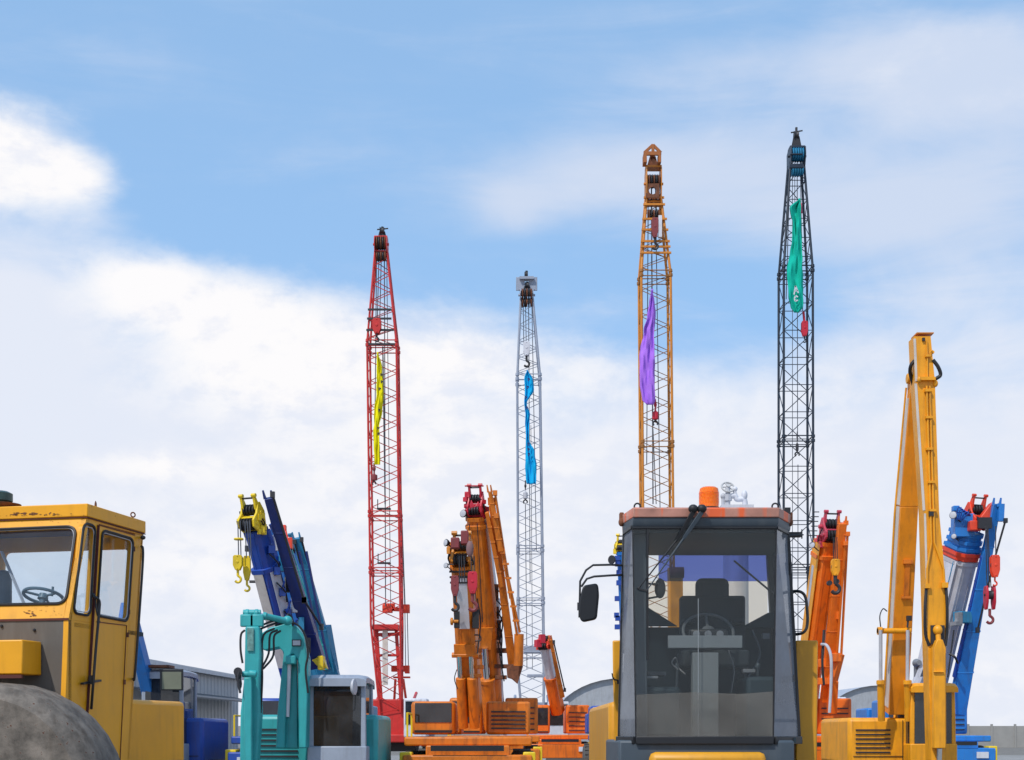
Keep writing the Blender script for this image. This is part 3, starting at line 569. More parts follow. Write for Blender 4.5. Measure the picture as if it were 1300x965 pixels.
def carrier(root, x, Y, mt, top, m2=None, cabside=-1):
    m2 = m2 or mt; m = MB(); m.box((x, Y, 1.12), (1.5, 6.0, 0.5)); m.box((x, Y - 1.2, 1.44), (2.3, 3.2, 0.16)); m.box((x, Y - 2.9, 0.95), (2.3, 0.5, 0.5)); m.build('chassis', mt, root, bevel=0.03)
    m = MB(); m.box((x + 0.72 * -cabside, Y + 0.6, (1.56 + top) / 2), (0.85, 3.0, top - 1.56)); m.box((x + 0.7 * cabside, Y + 1.6, (1.56 + top) / 2 - 0.1), (0.9, 1.4, top - 1.76)); m.build('superstructure', m2, root, bevel=0.05)
    m = MB(); m.box((x + 0.72 * cabside, Y - 0.3, (1.56 + top) / 2), (0.85, 1.6, top - 1.56)); cb = m.build('operator_cab', m2, root, bevel=0.07)
    m = MB(); m.box((x + 0.72 * cabside, Y - 1.105, (1.56 + top) / 2 + 0.1), (0.7, 0.02, (top - 1.6) * 0.62)); m.build('window', m_dglass, cb)
    for k in range(5):
        m = MB(); m.box((x + 0.72 * -cabside, Y - 0.915, 1.68 + k * (top - 1.8) / 5), (0.66, 0.03, 0.03)); m.build('grille_slat', m_steel, root)
    m = MB(); m.bar((x + 0.72 * cabside - 0.36, Y - 1.125, 1.62), (x + 0.72 * cabside + 0.36, Y - 1.125, 1.62), 0.03, 0.05); m.build('cab_trim', m_blk, cb)
    m = MB(); m.path([(x - 1.1, Y - 2.7, 1.5), (x - 1.1, Y - 2.7, 1.95), (x - 1.1, Y - 1.6, 1.95), (x - 1.1, Y - 1.6, 1.5)], 0.02, smooth=False); m.build('handrail', m_yel, root)
    m = MB(); m.box((x, Y - 3.18, 1.32), (1.3, 0.05, 0.1)); m.build('bumper_stripe', m_blk, root)
    for sx in (-1, 1):
        for dy_ in (-1.9, 1.9): wheel(root, (x + sx * 1.0, Y + dy_, 0.62), 0.62, 0.45)
        m = MB(); m.box((x + sx * 0.8, Y - 3.17, 1.02), (0.3, 0.06, 0.16)); m.build('headlight', m_wht, root)
        m = MB(); m.box((x + sx * 1.1, Y - 2.9, 0.75), (0.22, 0.4, 1.0)); m.build('outrigger', m_yel, root, bevel=0.02)
class Fr:
    def __init__(s, B, T):
        s.B, s.T = B, T; s.a = (T - B).normalized(); s.L = (T - B).length; h = V((s.a.x, s.a.y, 0)).normalized()
        s.s = V((-h.y, h.x, 0))
        if s.s.x < 0: s.s = -s.s
        s.n = s.a.cross(s.s); s.n = s.n if s.n.z > 0 else -s.n      # towards the boom's back (up)
    def p(s, u, t, n): return s.B + s.s * u + s.a * (t * s.L) + s.n * n
    def q(s, o, u, t, n): return o + s.s * u + s.a * t + s.n * n
def tboom(root, fr, secs, name='boom'):
    """secs: (t0, t1, w0, h0, w1, h1, mat)"""
    out = []
    for k, (t0, t1, w0, h0, w1, h1, mt) in enumerate(secs):
        m = MB(); ring = []
        for t_, ww, hh in ((t0, w0, h0), (t1, w1, h1)):
            for u, n_ in ((-0.5, 0.5), (0.5, 0.5), (0.5, -0.28), (0.3, -0.5), (-0.3, -0.5), (-0.5, -0.28)): ring.append(fr.p(u * ww, t_, n_ * hh))
        m.add(ring, [(0, 1, 2, 3, 4, 5), (11, 10, 9, 8, 7, 6)] + [(i, (i + 1) % 6, 6 + (i + 1) % 6, 6 + i) for i in range(6)])
        o = m.build('boom_section', mt, root, bevel=0.012); out.append(o)
        m = MB(); e = min(0.012, (t1 - t0) * 0.1)      # stiffening collar at the mouth
        c = fr.p(0, t1 - e, 0); d = fr.a * 0.07
        for u0, n0, u1, n1 in ((-.5, .5, .5, .5), (.5, .5, .5, -.28), (.5, -.28, .3, -.5), (.3, -.5, -.3, -.5), (-.3, -.5, -.5, -.28), (-.5, -.28, -.5, .5)):
            m.bar(fr.p(u0 * w1 * 1.05, t1 - e, n0 * h1 * 1.05), fr.p(u1 * w1 * 1.05, t1 - e, n1 * h1 * 1.05), 0.09, 0.035, side=fr.a)
        m.build('collar', mt, o)
        m = MB()
        for sgn in (-1, 1):
            m.bar(fr.p(sgn * 0.17 * w0, t0 + (t1 - t0) * 0.02, -h0 * 0.5), fr.p(sgn * 0.17 * w1, t1 - (t1 - t0) * 0.04, -h1 * 0.5), 0.018, 0.018)
        m.build('weld_strip', mt, o)
    return out
def thead(root, fr, T, w_, L_, mt, horn=True, lean=0.0, rope_d=None):
    """sheave head at boom tip; T its lower middle, L_ its length"""
    a, s, n_ = fr.a, fr.s, fr.n; q = lambda u, t_, z: T + s * u + a * t_ + n_ * z
    m = MB()
    for u in (-0.5, 0.5):
        o = q(u * w_, 0, 0)
        m.prism([q(u * w_, 0, 0.32 * w_), q(u * w_, 0, -0.45 * w_), q(u * w_, L_ * 0.3, -0.85 * w_), q(u * w_, L_ * 0.55, -0.75 * w_), q(u * w_, L_ * 0.7, -0.25 * w_), q(u * w_, L_, 0.1 * w_), q(u * w_, L_, 0.32 * w_), q(u * w_, L_ * 0.6, 0.55 * w_)], s * 0.05)
    m.tube(q(-0.62 * w_, L_ * 0.35, -0.5 * w_), q(0.68 * w_, L_ * 0.35, -0.5 * w_), 0.045); m.tube(q(-0.7 * w_, L_ * 0.62, 0.1 * w_), q(0.7 * w_, L_ * 0.62, 0.1 * w_), 0.05)
    m.bar(q(-0.5 * w_, L_ * 0.1, 0), q(0.5 * w_, L_ * 0.1, 0), L_ * 0.16, 0.6 * w_, side=a)
    m.bar(q(-0.5 * w_, L_ * 0.52, -0.3 * w_), q(0.5 * w_, L_ * 0.52, -0.3 * w_), L_ * 0.1, 0.3 * w_, side=a)
    hd = m.build('boom_head', mt, root, bevel=0.01)
    if horn:
        for u in (-0.42, 0.42):
            m = MB(); m.prism([q(u * w_, L_ * 0.8, -0.12 * w_), q(u * w_, L_ * 0.8, 0.3 * w_), q(u * w_, L_ * 1.32, 0.12 * w_), q(u * w_, L_ * 1.32, 0.0)], s * 0.05); m.tube(q(u * w_ - 0.02, L_ * 1.3, 0.05 * w_), q(u * w_ + 0.08, L_ * 1.3, 0.05 * w_), 0.04); m.build('horn', mt, hd)
        m = MB(); m.tube(q(-0.42 * w_, L_ * 1.2, 0.06 * w_), q(0.42 * w_, L_ * 1.2, 0.06 * w_), 0.02); m.build('cross_pin', m_steel, hd)
    for k in range(4):
        for t_, z, rr in ((0.33, -0.5, 0.36), (0.74, 0.12, 0.32)):
            c = q((k - 1.5) * w_ * 0.2 - 0.02, L_ * t_, z * w_); m = MB(); m.lathe(c, s, [(rr * w_, 0), (rr * w_ * 0.85, 0.012), (rr * w_ * 0.85, 0.03), (rr * w_, 0.045)], 18); m.build('sheave', m_steel, hd)
    m = MB()   # hoses and lugs around the head
    rr = random.Random(int(abs(T.x) * 100) + 3)
    for k in range(9):
        c = q(rr.choice((-0.62, 0.62)) * w_, L_ * rr.uniform(-0.1, 0.8), rr.uniform(-0.5, 0.4) * w_); m.box(c, (rr.uniform(.05, .12), rr.uniform(.06, .14), rr.uniform(.05, .16)), rz=rr.uniform(0, 1))
    m.build('lug', mt, hd)
    m = MB()
    for k in range(5):
        u = rr.choice((-0.6, 0.6)); m.path([q(u * w_, L_ * rr.uniform(-.3, .1), 0), q(u * w_ * 1.25, L_ * rr.uniform(.1, .4), rr.uniform(-.4, .2) * w_), q(u * w_ * 0.9, L_ * rr.uniform(.5, .8), rr.uniform(-.3, .3) * w_)], 0.014)
    m.build('hose', m_rub, hd)
    return hd
def jib(root, p0, p1, w0, w1, mt, h=None, rod=None, rodm=None, fork=True):
    m = MB(); sd = V((1, 0, 0)); m.bar(p0, p1, w0, (h or w0), w1, (h or w0) * w1 / w0, side=sd); o = m.build('stowed_jib', mt, root, bevel=0.012)
    d = (p1 - p0).normalized(); m = MB()
    for k in range(1, 5):
        c = p0.lerp(p1, k / 5); wk = w0 + (w1 - w0) * k / 5; m.box(c, (wk * 1.08, (h or w0) * (wk / w0) * 1.05, 0.05))
    if fork:
        for u in (-0.45, 0.45): m.bar(p1 + V((u * w1, 0, -0.02)), p1 + V((u * w1, 0, 0)) + d * 0.16, 0.05, 0.1, 0.03, 0.05, side=V((1, 0, 0)))
    m.build('bracket', mt, o)
    if rod:
        for a, b in rod:
            m = MB(); m.tube(a, b, 0.026); m.box(a, (0.09, 0.09, 0.12)); m.box(b, (0.09, 0.09, 0.14)); m.build('tension_rod', rodm or m_steel, root)
    return o
def lamp(root, c, r, mt=None, d=V((-0.5, -0.8, 0.1))):
    m = MB(); m.lathe(c, d, [(r * 0.4, -r * 1.1), (r * 0.8, -r * 0.6), (r, 0), (r * 0.92, r * 0.12)], 16); o = m.build('work_lamp', mt or m_steel, root)
    m = MB(); m.lathe(c + d.normalized() * r * 0.14, d, [(r * 0.85, 0), (r * 0.5, r * 0.1)], 16); m.build('lens', m_lgrey, o)
    m = MB(); m.tube(c, c + V((r * 2.2, 0.1, -r * 1.6)), r * 0.18); m.build('bracket', m_steel, o)
def panel(root, fr, u0, u1, t0, t1, n_, mt, name='panel'):
    m = MB(); m.prism([fr.p(u0, t0, n_), fr.p(u1, t0, n_), fr.p(u1, t1, n_), fr.p(u0, t1, n_)], fr.n * 0.012 * (1 if n_ > 0 else -1)); return m.build(name, mt, root)
def crane_root(name, B, label, grp='telescopic cranes with raised booms'):
    return thing(name, label, 'crane', (B.x, B.y, 0), grp)

# --- blue crane with yellow head (A)
B, T = P(384, 905, 31.5), P(322, 669, 29.7); fr = Fr(B, T)
rA = crane_root('mobile_crane', B, 'royal blue telescopic crane with yellow boom head and yellow hook block')
w_ = S(27, 30)
tboom(rA, fr, [(0.0, 0.80, w_, w_ * 1.15, w_, w_ * 1.1, m_blue), (0.79, 0.985, w_ * 0.86, w_ * 0.95, w_ * 0.80, w_ * 0.9, m_blue)])
panel(rA, fr, -w_ * 0.29, w_ * 0.2, 0.28, 0.785, -w_ * 0.585, m_cream, 'underside_panel')
m = MB(); m.bar(fr.p(w_ * 0.505, 0.35, 0), fr.p(w_ * 0.505, 0.78, 0), 0.012, w_ * 0.8, side=fr.s); m.build('side_panel', m_wht, rA)
hd = thead(rA, fr, fr.p(0, 0.985, 0), w_ * 0.82, S(34, 30), m_yel)
Yk = 29.0
hook_block(rA, 302, 705, 724, 11.5, Yk, m_yel, m_yel, 740, broad=True); hook_block(rA, 313.5, 706, 737, 9, Yk + 0.25, m_yel, m_yel, 751, broad=True)
m = MB()
for x0, x1 in ((302, 303), (305, 306), (311, 313), (314, 317), (317, 319)): m.tube(P(x0, 662, Yk + 0.1), P(x1, 708, Yk + 0.1), 0.012, n=5)
m.build('hoist_rope', m_rope, rA); m = MB(); m.ring(P(303, 684.5, Yk + 0.1), (0, 0, 1), S(5, Yk), 0.022); m.build('trip_ring', m_yel, rA)
jib(rA, P(405, 846, 31.2), P(341.5, 632, 29.6), S(20, 30), S(11, 30), m_navy, h=0.3, rod=[(P(346, 628, 29.4), P(386, 762, 30.2)), (P(386, 762, 30.2), P(408, 796, 30.8))])
m = MB(); m.prism([P(396, 838, 30.9), P(409, 832, 30.9), P(415, 849, 30.9), P(402, 845, 30.9)], (0, 0.3, 0)); m.box(P(408, 842, 30.9), (0.12, 0.3, 0.3)); m.build('jib_cradle', m_yel, rA, bevel=0.01)
m = MB()
for k in range(4): m.path([fr.p(w_ * 0.6, 0.3 + 0.15 * k, 0.1), fr.p(w_ * 0.8, 0.36 + 0.15 * k, 0.0), fr.p(w_ * 0.6, 0.42 + 0.15 * k, -0.1)], 0.018)
m.build('hose', m_rub, rA)
m = MB()
for k in range(7): m.tube(fr.p(w_ * 0.5, 0.2 + 0.11 * k, -0.05), P(345 + (6 - k) * 8.0, 690 + (6 - k) * 24, 30.1), 0.022, n=5); m.box(fr.p(w_ * 0.62, 0.22 + 0.11 * k, 0), (0.13, 0.12, 0.16), 0.4)
m.build('jib_bracket', m_blue, rA)
m = MB(); m.tube(fr.p(-w_ * 0.5, 0.72, 0) - V((0.2, 0, 0)), fr.p(-w_ * 0.5, 0.72, 0), 0.03); m.box(fr.p(-w_ * 0.55, 0.42, -0.1), (0.08, 0.1, 0.14)); m.box(fr.p(-w_ * 0.5, 0.9, -0.1), (0.09, 0.1, 0.12)); m.build('guide_lug', m_steel, rA)
for k in range(6):
    m = MB(); c = P(349 + k * 8.2, 690 + k * 26, 30.6); m.box(c, (0.12, 0.2, 0.34), 0.3); m.build('side_fitting', (m_wht, m_teal, m_steel)[k % 3], rA, bevel=0.01)
m = MB(); m.bar(P(346, 672, 30.8), P(392, 835, 31.6), 0.13, 0.16); m.build('side_beam', m_sky, rA, bevel=0.01)
m = MB(); m.bar(P(339, 672, 30.4), P(352, 716, 30.6), 0.1, 0.1); m.bar(P(344, 665, 30.2), P(356, 690, 30.4), 0.08, 0.08); m.build('head_strut', m_blue, rA)
carrier(rA, B.x, B.y + 0.6, m_blue, 2.35)
# --- teal crane behind (A2)
B, T = P(418, 905, 41), P(367, 700, 39.4); fr = Fr(B, T)
rB = crane_root('mobile_crane', B, 'teal blue telescopic crane leaning just behind the royal blue one')
w_ = S(20, 40); tboom(rB, fr, [(0.0, 0.7, w_, w_ * 1.15, w_, w_ * 1.1, m_teal), (0.69, 1.0, w_ * 0.8, w_ * 0.9, w_ * 0.78, w_ * 0.85, m_sky)])
thead(rB, fr, fr.p(0, 1.0, 0), w_ * 0.7, S(16, 40), m_teal)
jib(rB, P(427, 875, 39.8), P(377, 683, 38.2), S(17, 40), S(9, 40), m_teal, h=0.3, rod=[(P(383, 685, 38.1), P(410, 792, 39.2)), (P(374, 688, 38.1), P(400, 790, 39.2))])
jib(rB, P(414, 850, 39.4), P(366, 692, 38.6), S(13, 40), S(6, 40), m_turq, h=0.2); 
m = MB(); m.box(P(368, 690, 38.5), (0.16, 0.2, 0.3)); m.box(P(361, 672, 38.8), (0.1, 0.2, 0.22)); m.tube(P(361, 668, 38.8), P(368, 700, 38.5), 0.04); m.build('signal_lamp', m_redo, rB, bevel=0.01)
for x0, y0, x1, y1 in ((389, 700, 418, 850), (380, 700, 408, 830), (371, 705, 396, 800)):
    m = MB(); m.bar(P(x0, y0, 38), P(x1, y1, 39), 0.05, 0.05); m.build('lattice_rod', m_navy, rB)
m = MB(); m.bar(P(411, 795, 39.2), P(421, 852, 39.6), 0.32, 0.28); m.build('luffing_bracket', m_teal, rB)
carrier(rB, B.x, B.y + 0.6, m_teal, 2.4)
# --- tall orange crane (D1)
B, T = P(627, 905, 37), P(604.5, 656, 35); fr = Fr(B, T)
rD = crane_root('mobile_crane', B, 'tall orange telescopic crane with crimson head, right of its shorter neighbour')
w_ = S(25, 36)
tboom(rD, fr, [(0.0, 0.46, w_ * 0.95, w_ * 1.2, w_ * 0.95, w_ * 1.2, m_org), (0.40, 0.97, w_ * 1.02, w_ * 1.25, w_ * 0.93, w_ * 1.1, m_org), (0.965, 1.0, w_ * 0.85, w_, w_ * 0.85, w_, m_org)])
m = MB()   # tapered lower lip of the outer section
p0, p1 = fr.p(0, 0.45, -w_ * 0.64), fr.p(0, 0.37, -w_ * 0.66)
m.prism([fr.p(-w_ * 0.5, 0.47, -w_ * 0.63), fr.p(w_ * 0.5, 0.47, -w_ * 0.63), fr.p(w_ * 0.32, 0.36, -w_ * 0.64), fr.p(-w_ * 0.32, 0.36, -w_ * 0.64)], fr.n * -0.06); m.build('section_lip', m_org, rD)
m = MB(); m.tube(fr.p(0, 0.37, -w_ * 0.8), fr.p(0, 0.20, -w_ * 0.85), 0.085, n=16); m.build('cylinder_rod', m_chrome, rD)
m = MB(); m.tube(fr.p(0, 0.205, -w_ * 0.85), fr.p(0, -0.05, -w_ * 0.9), 0.18, n=20); m.tube(fr.p(0, 0.21, -w_ * 0.85), fr.p(0, 0.195, -w_ * 0.85), 0.2, n=20); m.build('lift_cylinder', m_org, rD)
thead(rD, fr, fr.p(0, 1.0, 0), w_ * 0.66, S(31, 35), m_crim)
m = MB(); m.box(P(594, 630, 35.1), (0.16, 0.2, 0.2)); m.prism([P(595, 648, 34.7), P(611, 648, 34.7), P(607, 636, 34.7), P(603, 643, 34.7), P(598, 634, 34.7)], (0, 0.1, 0)); m.box(P(617, 650, 35.1), (0.16, 0.2, 0.24)); m.tube(P(590, 617, 35), P(614, 617, 35), 0.02); m.build('head_bracket', m_crim, rD, bevel=0.02)
lamp(rD, P(588, 652, 34.8), 0.07 * 1.4)
m = MB()
for k, sgn in enumerate((-1, 1)): m.tube(fr.p(sgn * 0.1, 0.985, -w_ * 0.75), fr.p(sgn * 0.06 - 0.05, 0.5, -w_ * 0.75), 0.012, n=5)
m.build('hoist_rope', m_steel, rD)
j = jib(rD, P(651, 848, 36.4), P(624.5, 640, 34.8), S(10.5, 36), S(8, 35), m_org, h=0.3); jib(rD, P(637, 745, 35.4), P(618, 650, 34.8), S(6, 36), S(5, 35), m_org, h=0.2, fork=False)
jib(rD, P(636, 700, 35), P(622, 624, 34.6), S(7, 36), S(5, 35), m_org, h=0.15)
for a_, b_ in ((P(628.5, 626, 34.6), P(656, 805, 35.6)), (P(638, 700, 35), P(660, 803, 35.6)), (P(630, 655, 34.7), P(648, 760, 35.4))):
    m = MB(); m.bar(a_, b_, 0.045, 0.045); m.box(a_, (0.11, 0.1, 0.12)); m.build('tension_rod', m_org, rD)
m = MB()
for k in range(5): c = P(641 + k * 3.2, 716 + k * 18, 35); m.bar(c - V((0.06, 0, 0)), c + V((0.10, 0, 0)), 0.05, 0.05)
m.build('rod_spacer', m_org, rD)
m = MB(); m.prism([P(643, 848, 36), P(652, 843, 36), P(660, 842, 36), P(664, 846, 36), P(657, 868, 36), P(650, 862, 36), P(644, 860, 36)], (0, 0.25, 0)); m.build('jib_foot', m_rust, rD, bevel=0.01)
m = MB(); m.tube(P(659, 805, 35.7), P(658, 845, 35.8), 0.12, n=12); m.tube(P(654, 815, 35.7), P(664, 813, 35.7), 0.05); m.build('jib_cylinder', m_org, rD)
m = MB(); m.bar(P(616, 660, 35.8), P(632, 790, 36.6), 0.12, 0.2); m.build('side_rail', m_wht, rD); m = MB(); m.tube(P(629, 760, 36.4), P(634, 905, 37), 0.12); m.build('derrick_cylinder', m_wht, rD)
m = MB()
for (x, y, ww, hh) in ((628, 752, .2, .4), (630, 800, .24, .5), (634, 826, .5, .12), (640, 846, .5, .1), (636, 860, .3, .1), (630, 778, .14, .3)): m.box(P(x, y, 36.3), (ww, 0.2, hh))
m.build('hydraulic_fitting', m_rust, rD, bevel=0.01)
m = MB()
for k in range(6): m.path([P(627 + k, 745 + k * 14, 36.2), P(640 - k, 760 + k * 15, 36.1), P(630 + k * 2, 785 + k * 16, 36.2)], 0.018)
m.build('hose', m_rub, rD)
carrier(rD, B.x, B.y + 0.8, m_org, 2.5)
# --- shorter orange crane (D2)
B, T = P(598, 905, 27.5), P(586, 715, 26.3); fr = Fr(B, T)
rE = crane_root('mobile_crane', B, 'shorter orange telescopic crane with white panel and dusty maroon hook blocks')
w_ = S(27, 27)
tboom(rE, fr, [(0.0, 0.46, w_ * 0.96, w_ * 1.1, w_ * 0.96, w_ * 1.1, m_org), (0.42, 0.99, w_ * 0.98, w_ * 1.15, w_ * 0.9, w_, m_org)])
panel(rE, fr, -w_ * 0.22, w_ * 0.28, 0.60, 0.93, -w_ * 0.56, m_wht, 'underside_panel')
m = MB(); m.prism([fr.p(-w_ * 0.5, 0.5, -w_ * 0.58), fr.p(w_ * 0.5, 0.5, -w_ * 0.58), fr.p(w_ * 0.5, 0.42, -w_ * 0.64), fr.p(-w_ * 0.5, 0.42, -w_ * 0.64)], fr.n * -0.05); m.tube(fr.p(-w_ * 0.62, 0.43, -w_ * 0.66), fr.p(w_ * 0.62, 0.43, -w_ * 0.66), 0.05); m.build('section_lip', m_org, rE)
m = MB()
for dz_ in (0.0, 0.035, 0.07): m.bar(fr.p(-w_ * 0.5, 0.90 + dz_, -w_ * 0.56), fr.p(w_ * 0.5, 0.90 + dz_, -w_ * 0.56), 0.03, 0.04, side=fr.a)
m.build('mouth_ring', m_steel, rE)
for sgn in (-1, 1):
    m = MB(); m.tube(fr.p(sgn * w_ * 0.27, 0.425, -w_ * 0.72), fr.p(sgn * w_ * 0.27, 0.27, -w_ * 0.78), 0.045, n=14); m.build('cylinder_rod', m_chrome, rE)
    m = MB(); m.tube(fr.p(sgn * w_ * 0.27, 0.28, -w_ * 0.78), fr.p(sgn * w_ * 0.27, -0.05, -w_ * 0.9), 0.095, n=18); m.build('lift_cylinder', m_org, rE)
thead(rE, fr, fr.p(0, 0.99, 0), w_ * 0.78, S(32, 26), m_amber, horn=True)
m = MB(); m.box(P(578, 690, 25.9), (0.16, 0.2, 0.2)); m.box(P(590, 683, 25.9), (0.14, 0.2, 0.25)); m.build('head_bracket', m_maroon, rE, bevel=0.02)
lamp(rE, P(566, 689, 25.9), 0.07, d=V((-0.8, -0.6, 0.1))); lamp(rE, P(566, 718, 26), 0.05, m_blk); m = MB(); m.tube(P(566, 716, 26.05), P(576, 717, 26.05), 0.012); m.build('lamp_arm', m_steel, rE)
m = MB(); m.blob(P(596.5, 697, 25.6), (S(4.8, 25.6), S(4, 25.6), S(10.5, 25.6)), 10); m.build('rubber_buffer', mat('faded_rubber', (0.22, 0.12, 0.12), 0.75), rE)
hook_block(rE, 577.5, 731, 757, 10, 25.5, m_maroon, m_steel, 776, broad=True); hook_block(rE, 600, 726, 754, 12, 25.6, m_crim, m_maroon, 776, broad=True)
m = MB()
for x0, x1 in ((583, 583.5), (586, 586.5), (589, 590), (598, 599), (602, 602)): m.tube(P(x0, 706, 25.7), P(x1, 740, 25.6), 0.01, n=5)
m.build('hoist_rope', m_steel, rE)
m = MB(); m.lathe(P(575, 789, 26.2), (1, 0, 0), [(0.04, -0.05), (0.07, -0.04), (0.07, 0.0), (0.03, 0.01), (0.03, 0.1)], 14); m.build('hose_reel', m_amber, rE)
m = MB(); m.box(P(580, 787, 26.3), (0.1, 0.2, 0.3)); m.box(P(604, 786, 26.6), (0.12, 0.2, 0.35)); m.path([P(602, 806, 26.6), P(609, 807, 26.6), P(610, 813, 26.6), P(603, 814, 26.6)], 0.014); m.path([P(606, 760, 26.6), P(610, 790, 26.6), P(606, 830, 26.6)], 0.014); m.path([P(580, 850, 26.6), P(577, 862, 26.6), P(581, 875, 26.6)], 0.01); m.build('hose', m_rub, rE)
m = MB()
for (x, y) in ((607, 834), (609, 847), (606, 858), (607, 826)): m.box(P(x, y, 27), (0.16, 0.2, 0.07))
m.build('step', m_org, rE)
carrier(rE, B.x, B.y + 0.9, m_org, 2.2)
# --- far small orange crane behind grey mast (E)
B, T = P(708, 905, 52), P(692, 822, 50.8); fr = Fr(B, T)
rF = crane_root('mobile_crane', B, 'small distant orange crane with red head behind the grey mast')
w_ = S(15, 51); tboom(rF, fr, [(0.0, 0.55, w_, w_ * 1.1, w_, w_ * 1.1, m_orgb), (0.54, 1.0, w_ * 0.8, w_ * 0.9, w_ * 0.75, w_ * 0.85, m_wht)])
thead(rF, fr, fr.p(0, 1.0, 0), w_ * 0.9, S(15, 51), m_redo, horn=False); m = MB(); m.box(P(683, 817, 50), (0.2, 0.2, 0.25), 0.5); m.box(P(688, 811, 50), (0.18, 0.2, 0.3), 0.4); m.build('head_bracket', m_crim, rF)
jib(rF, P(714, 885, 51.2), P(699, 812, 50.4), S(6, 51), S(4, 51), m_org, rod=[(P(703, 815, 50.2), P(717, 876, 51)), ]); carrier(rF, B.x, B.y + 0.6, m_orgb, 2.6)
# --- orange crane right of cab (F)
B, T = P(1022, 905, 35.5), P(1050, 687, 34); fr = Fr(B, T)
rG = crane_root('mobile_crane', B, 'vivid orange telescopic crane with pinkish red head, just right of the loader cab')
w_ = S(25, 34.5)
oo = tboom(rG, fr, [(0.0, 0.93, w_, w_ * 1.2, w_, w_ * 1.15, m_orgb), (0.925, 1.0, w_ * 0.9, w_, w_ * 0.9, w_, m_orgb)])
m = MB(); m.bar(fr.p(-w_ * 0.515, 0.1, 0.02), fr.p(-w_ * 0.515, 0.99, 0.02), 0.014, w_ * 1.0, side=fr.s); m.build('sunlit_side_plate', m_oyel, rG)  # yellower plate paints the sunlight on the orange boom's left face
m = MB(); m.bar(fr.p(-w_ * 0.53, 0.63, 0.05), fr.p(-w_ * 0.53, 0.86, 0.05), 0.016, w_ * 0.3, side=fr.s); m.build('side_label', m_lgrey, rG)
thead(rG, fr, fr.p(w_ * 0.05, 1.0, 0), w_ * 0.8, S(29, 34), mat('pinkish_red_paint', (0.55, 0.05, 0.09), 0.45, dirt=0.3))
m = MB()
for k in range(6): c = P(1040 - k * 0.6, 650 + k * 6, 33.6); m.tube(c, c + V((-0.16 - 0.03 * (k % 3), 0, 0)), 0.012)
m.build('grab_peg', m_steel, rG); lamp(rG, P(1031, 692, 33.7), 0.08, m_rust)
jib(rG, P(1049, 890, 34.8), P(1069, 664, 33.4), S(14, 34), S(10, 34), m_orgb, h=0.3)
for a_, b_ in ((P(1074, 664, 33.4), P(1072, 680, 33.4)), (P(1076, 678, 33.4), P(1068, 832, 34.2)), (P(1073, 690, 33.4), P(1062, 838, 34.2))):
    m = MB(); m.bar(a_, b_, 0.05, 0.05); m.box(a_, (0.10, 0.1, 0.10)); m.build('tension_rod', m_orgb, rG)
m = MB(); m.bar(P(1066, 830, 34.2), P(1057, 865, 34.4), 0.16, 0.2); m.box(P(1061, 835, 34.2), (0.24, 0.2, 0.2)); m.bar(P(1058, 864, 34.4), P(1056, 905, 34.6), 0.25, 0.2); m.box(P(1050, 778, 34.5), (0.3, 0.2, 0.14)); m.box(P(1046, 842, 34.5), (0.3, 0.2, 0.2)); m.box(P(1044, 865, 34.5), (0.5, 0.2, 0.16)); m.box(P(1064, 640 + 128, 34), (0.1, 0.1, 0.7)); m.build('jib_bracket', m_orgb, rG, bevel=0.01)
hook_block(rG, 1060.5, 710, 731, 10.5, 33, m_oyel, m_steel, 754, broad=True); m = MB(); m.lathe(P(1059, 740, 33) - V((0.1, 0, 0)), (0, 1, 0), [(0.06, 0), (0.06, 0.1)], 14); m.lathe(P(1063, 738, 33), (0, 1, 0), [(0.055, 0), (0.055, 0.1)], 14); m.build('shackle', m_steel, rG)
m = MB()
for x in (1058, 1060, 1062.5): m.tube(P(x, 682, 33.1), P(x + 0.3, 712, 33.1), 0.012, n=5)
m.build('hoist_rope', m_steel, rG)
m = MB(); m.path([P(1043, 818, 33.8), P(1050, 820, 33.6), P(1055, 835, 33.5), P(1055, 870, 33.5), P(1053, 905, 33.5)], 0.035, 8); m.build('hose', m_lgrey, rG); m = MB(); m.path([P(1046, 800, 33.9), P(1044, 840, 33.8), P(1046, 870, 33.8)], 0.03, 8); m.build('hose', m_rub, rG)
carrier(rG, B.x, B.y + 0.8, m_orgb, 2.45)
# --- white, grey and blue crane at right (G)
B, T = P(1174, 905, 39), P(1229, 676, 37.2); fr = Fr(B, T)
rH = crane_root('mobile_crane', B, 'grey and blue telescopic crane with orange red head, at the far right')
w_ = S(33, 38)
tboom(rH, fr, [(0.0, 0.86, w_ * 1.0, w_ * 1.15, w_ * 0.98, w_ * 1.1, m_lgrey), (0.862, 0.90, w_ * 1.03, w_ * 1.15, w_ * 1.03, w_ * 1.15, m_redo), (0.90, 0.925, w_ * 1.0, w_ * 1.1, w_ * 1.0, w_ * 1.1, m_sky), (0.925, 0.96, w_ * 0.96, w_, w_ * 0.96, w_, m_sky), (0.96, 1.0, w_ * 0.92, w_, w_ * 0.92, w_, m_sky)])
m = MB(); m.bar(fr.p(-w_ * 0.515, 0.02, 0.02), fr.p(-w_ * 0.515, 0.855, 0.02), 0.014, w_ * 0.95, side=fr.s); m.build('sunlit_side_plate', m_wht, rH)  # whiter plate puts the sunlit left side into the colour, over the grey boom
m = MB(); m.bar(fr.p(-w_ * 0.53, 0.02, -0.18), fr.p(-w_ * 0.53, 0.855, -0.18), 0.016, 0.03, side=fr.s); m.build('side_stripe', m_teal, rH)
thead(rH, fr, fr.p(w_ * 0.12, 1.02, 0), w_ * 0.62, S(33, 37), m_redo)
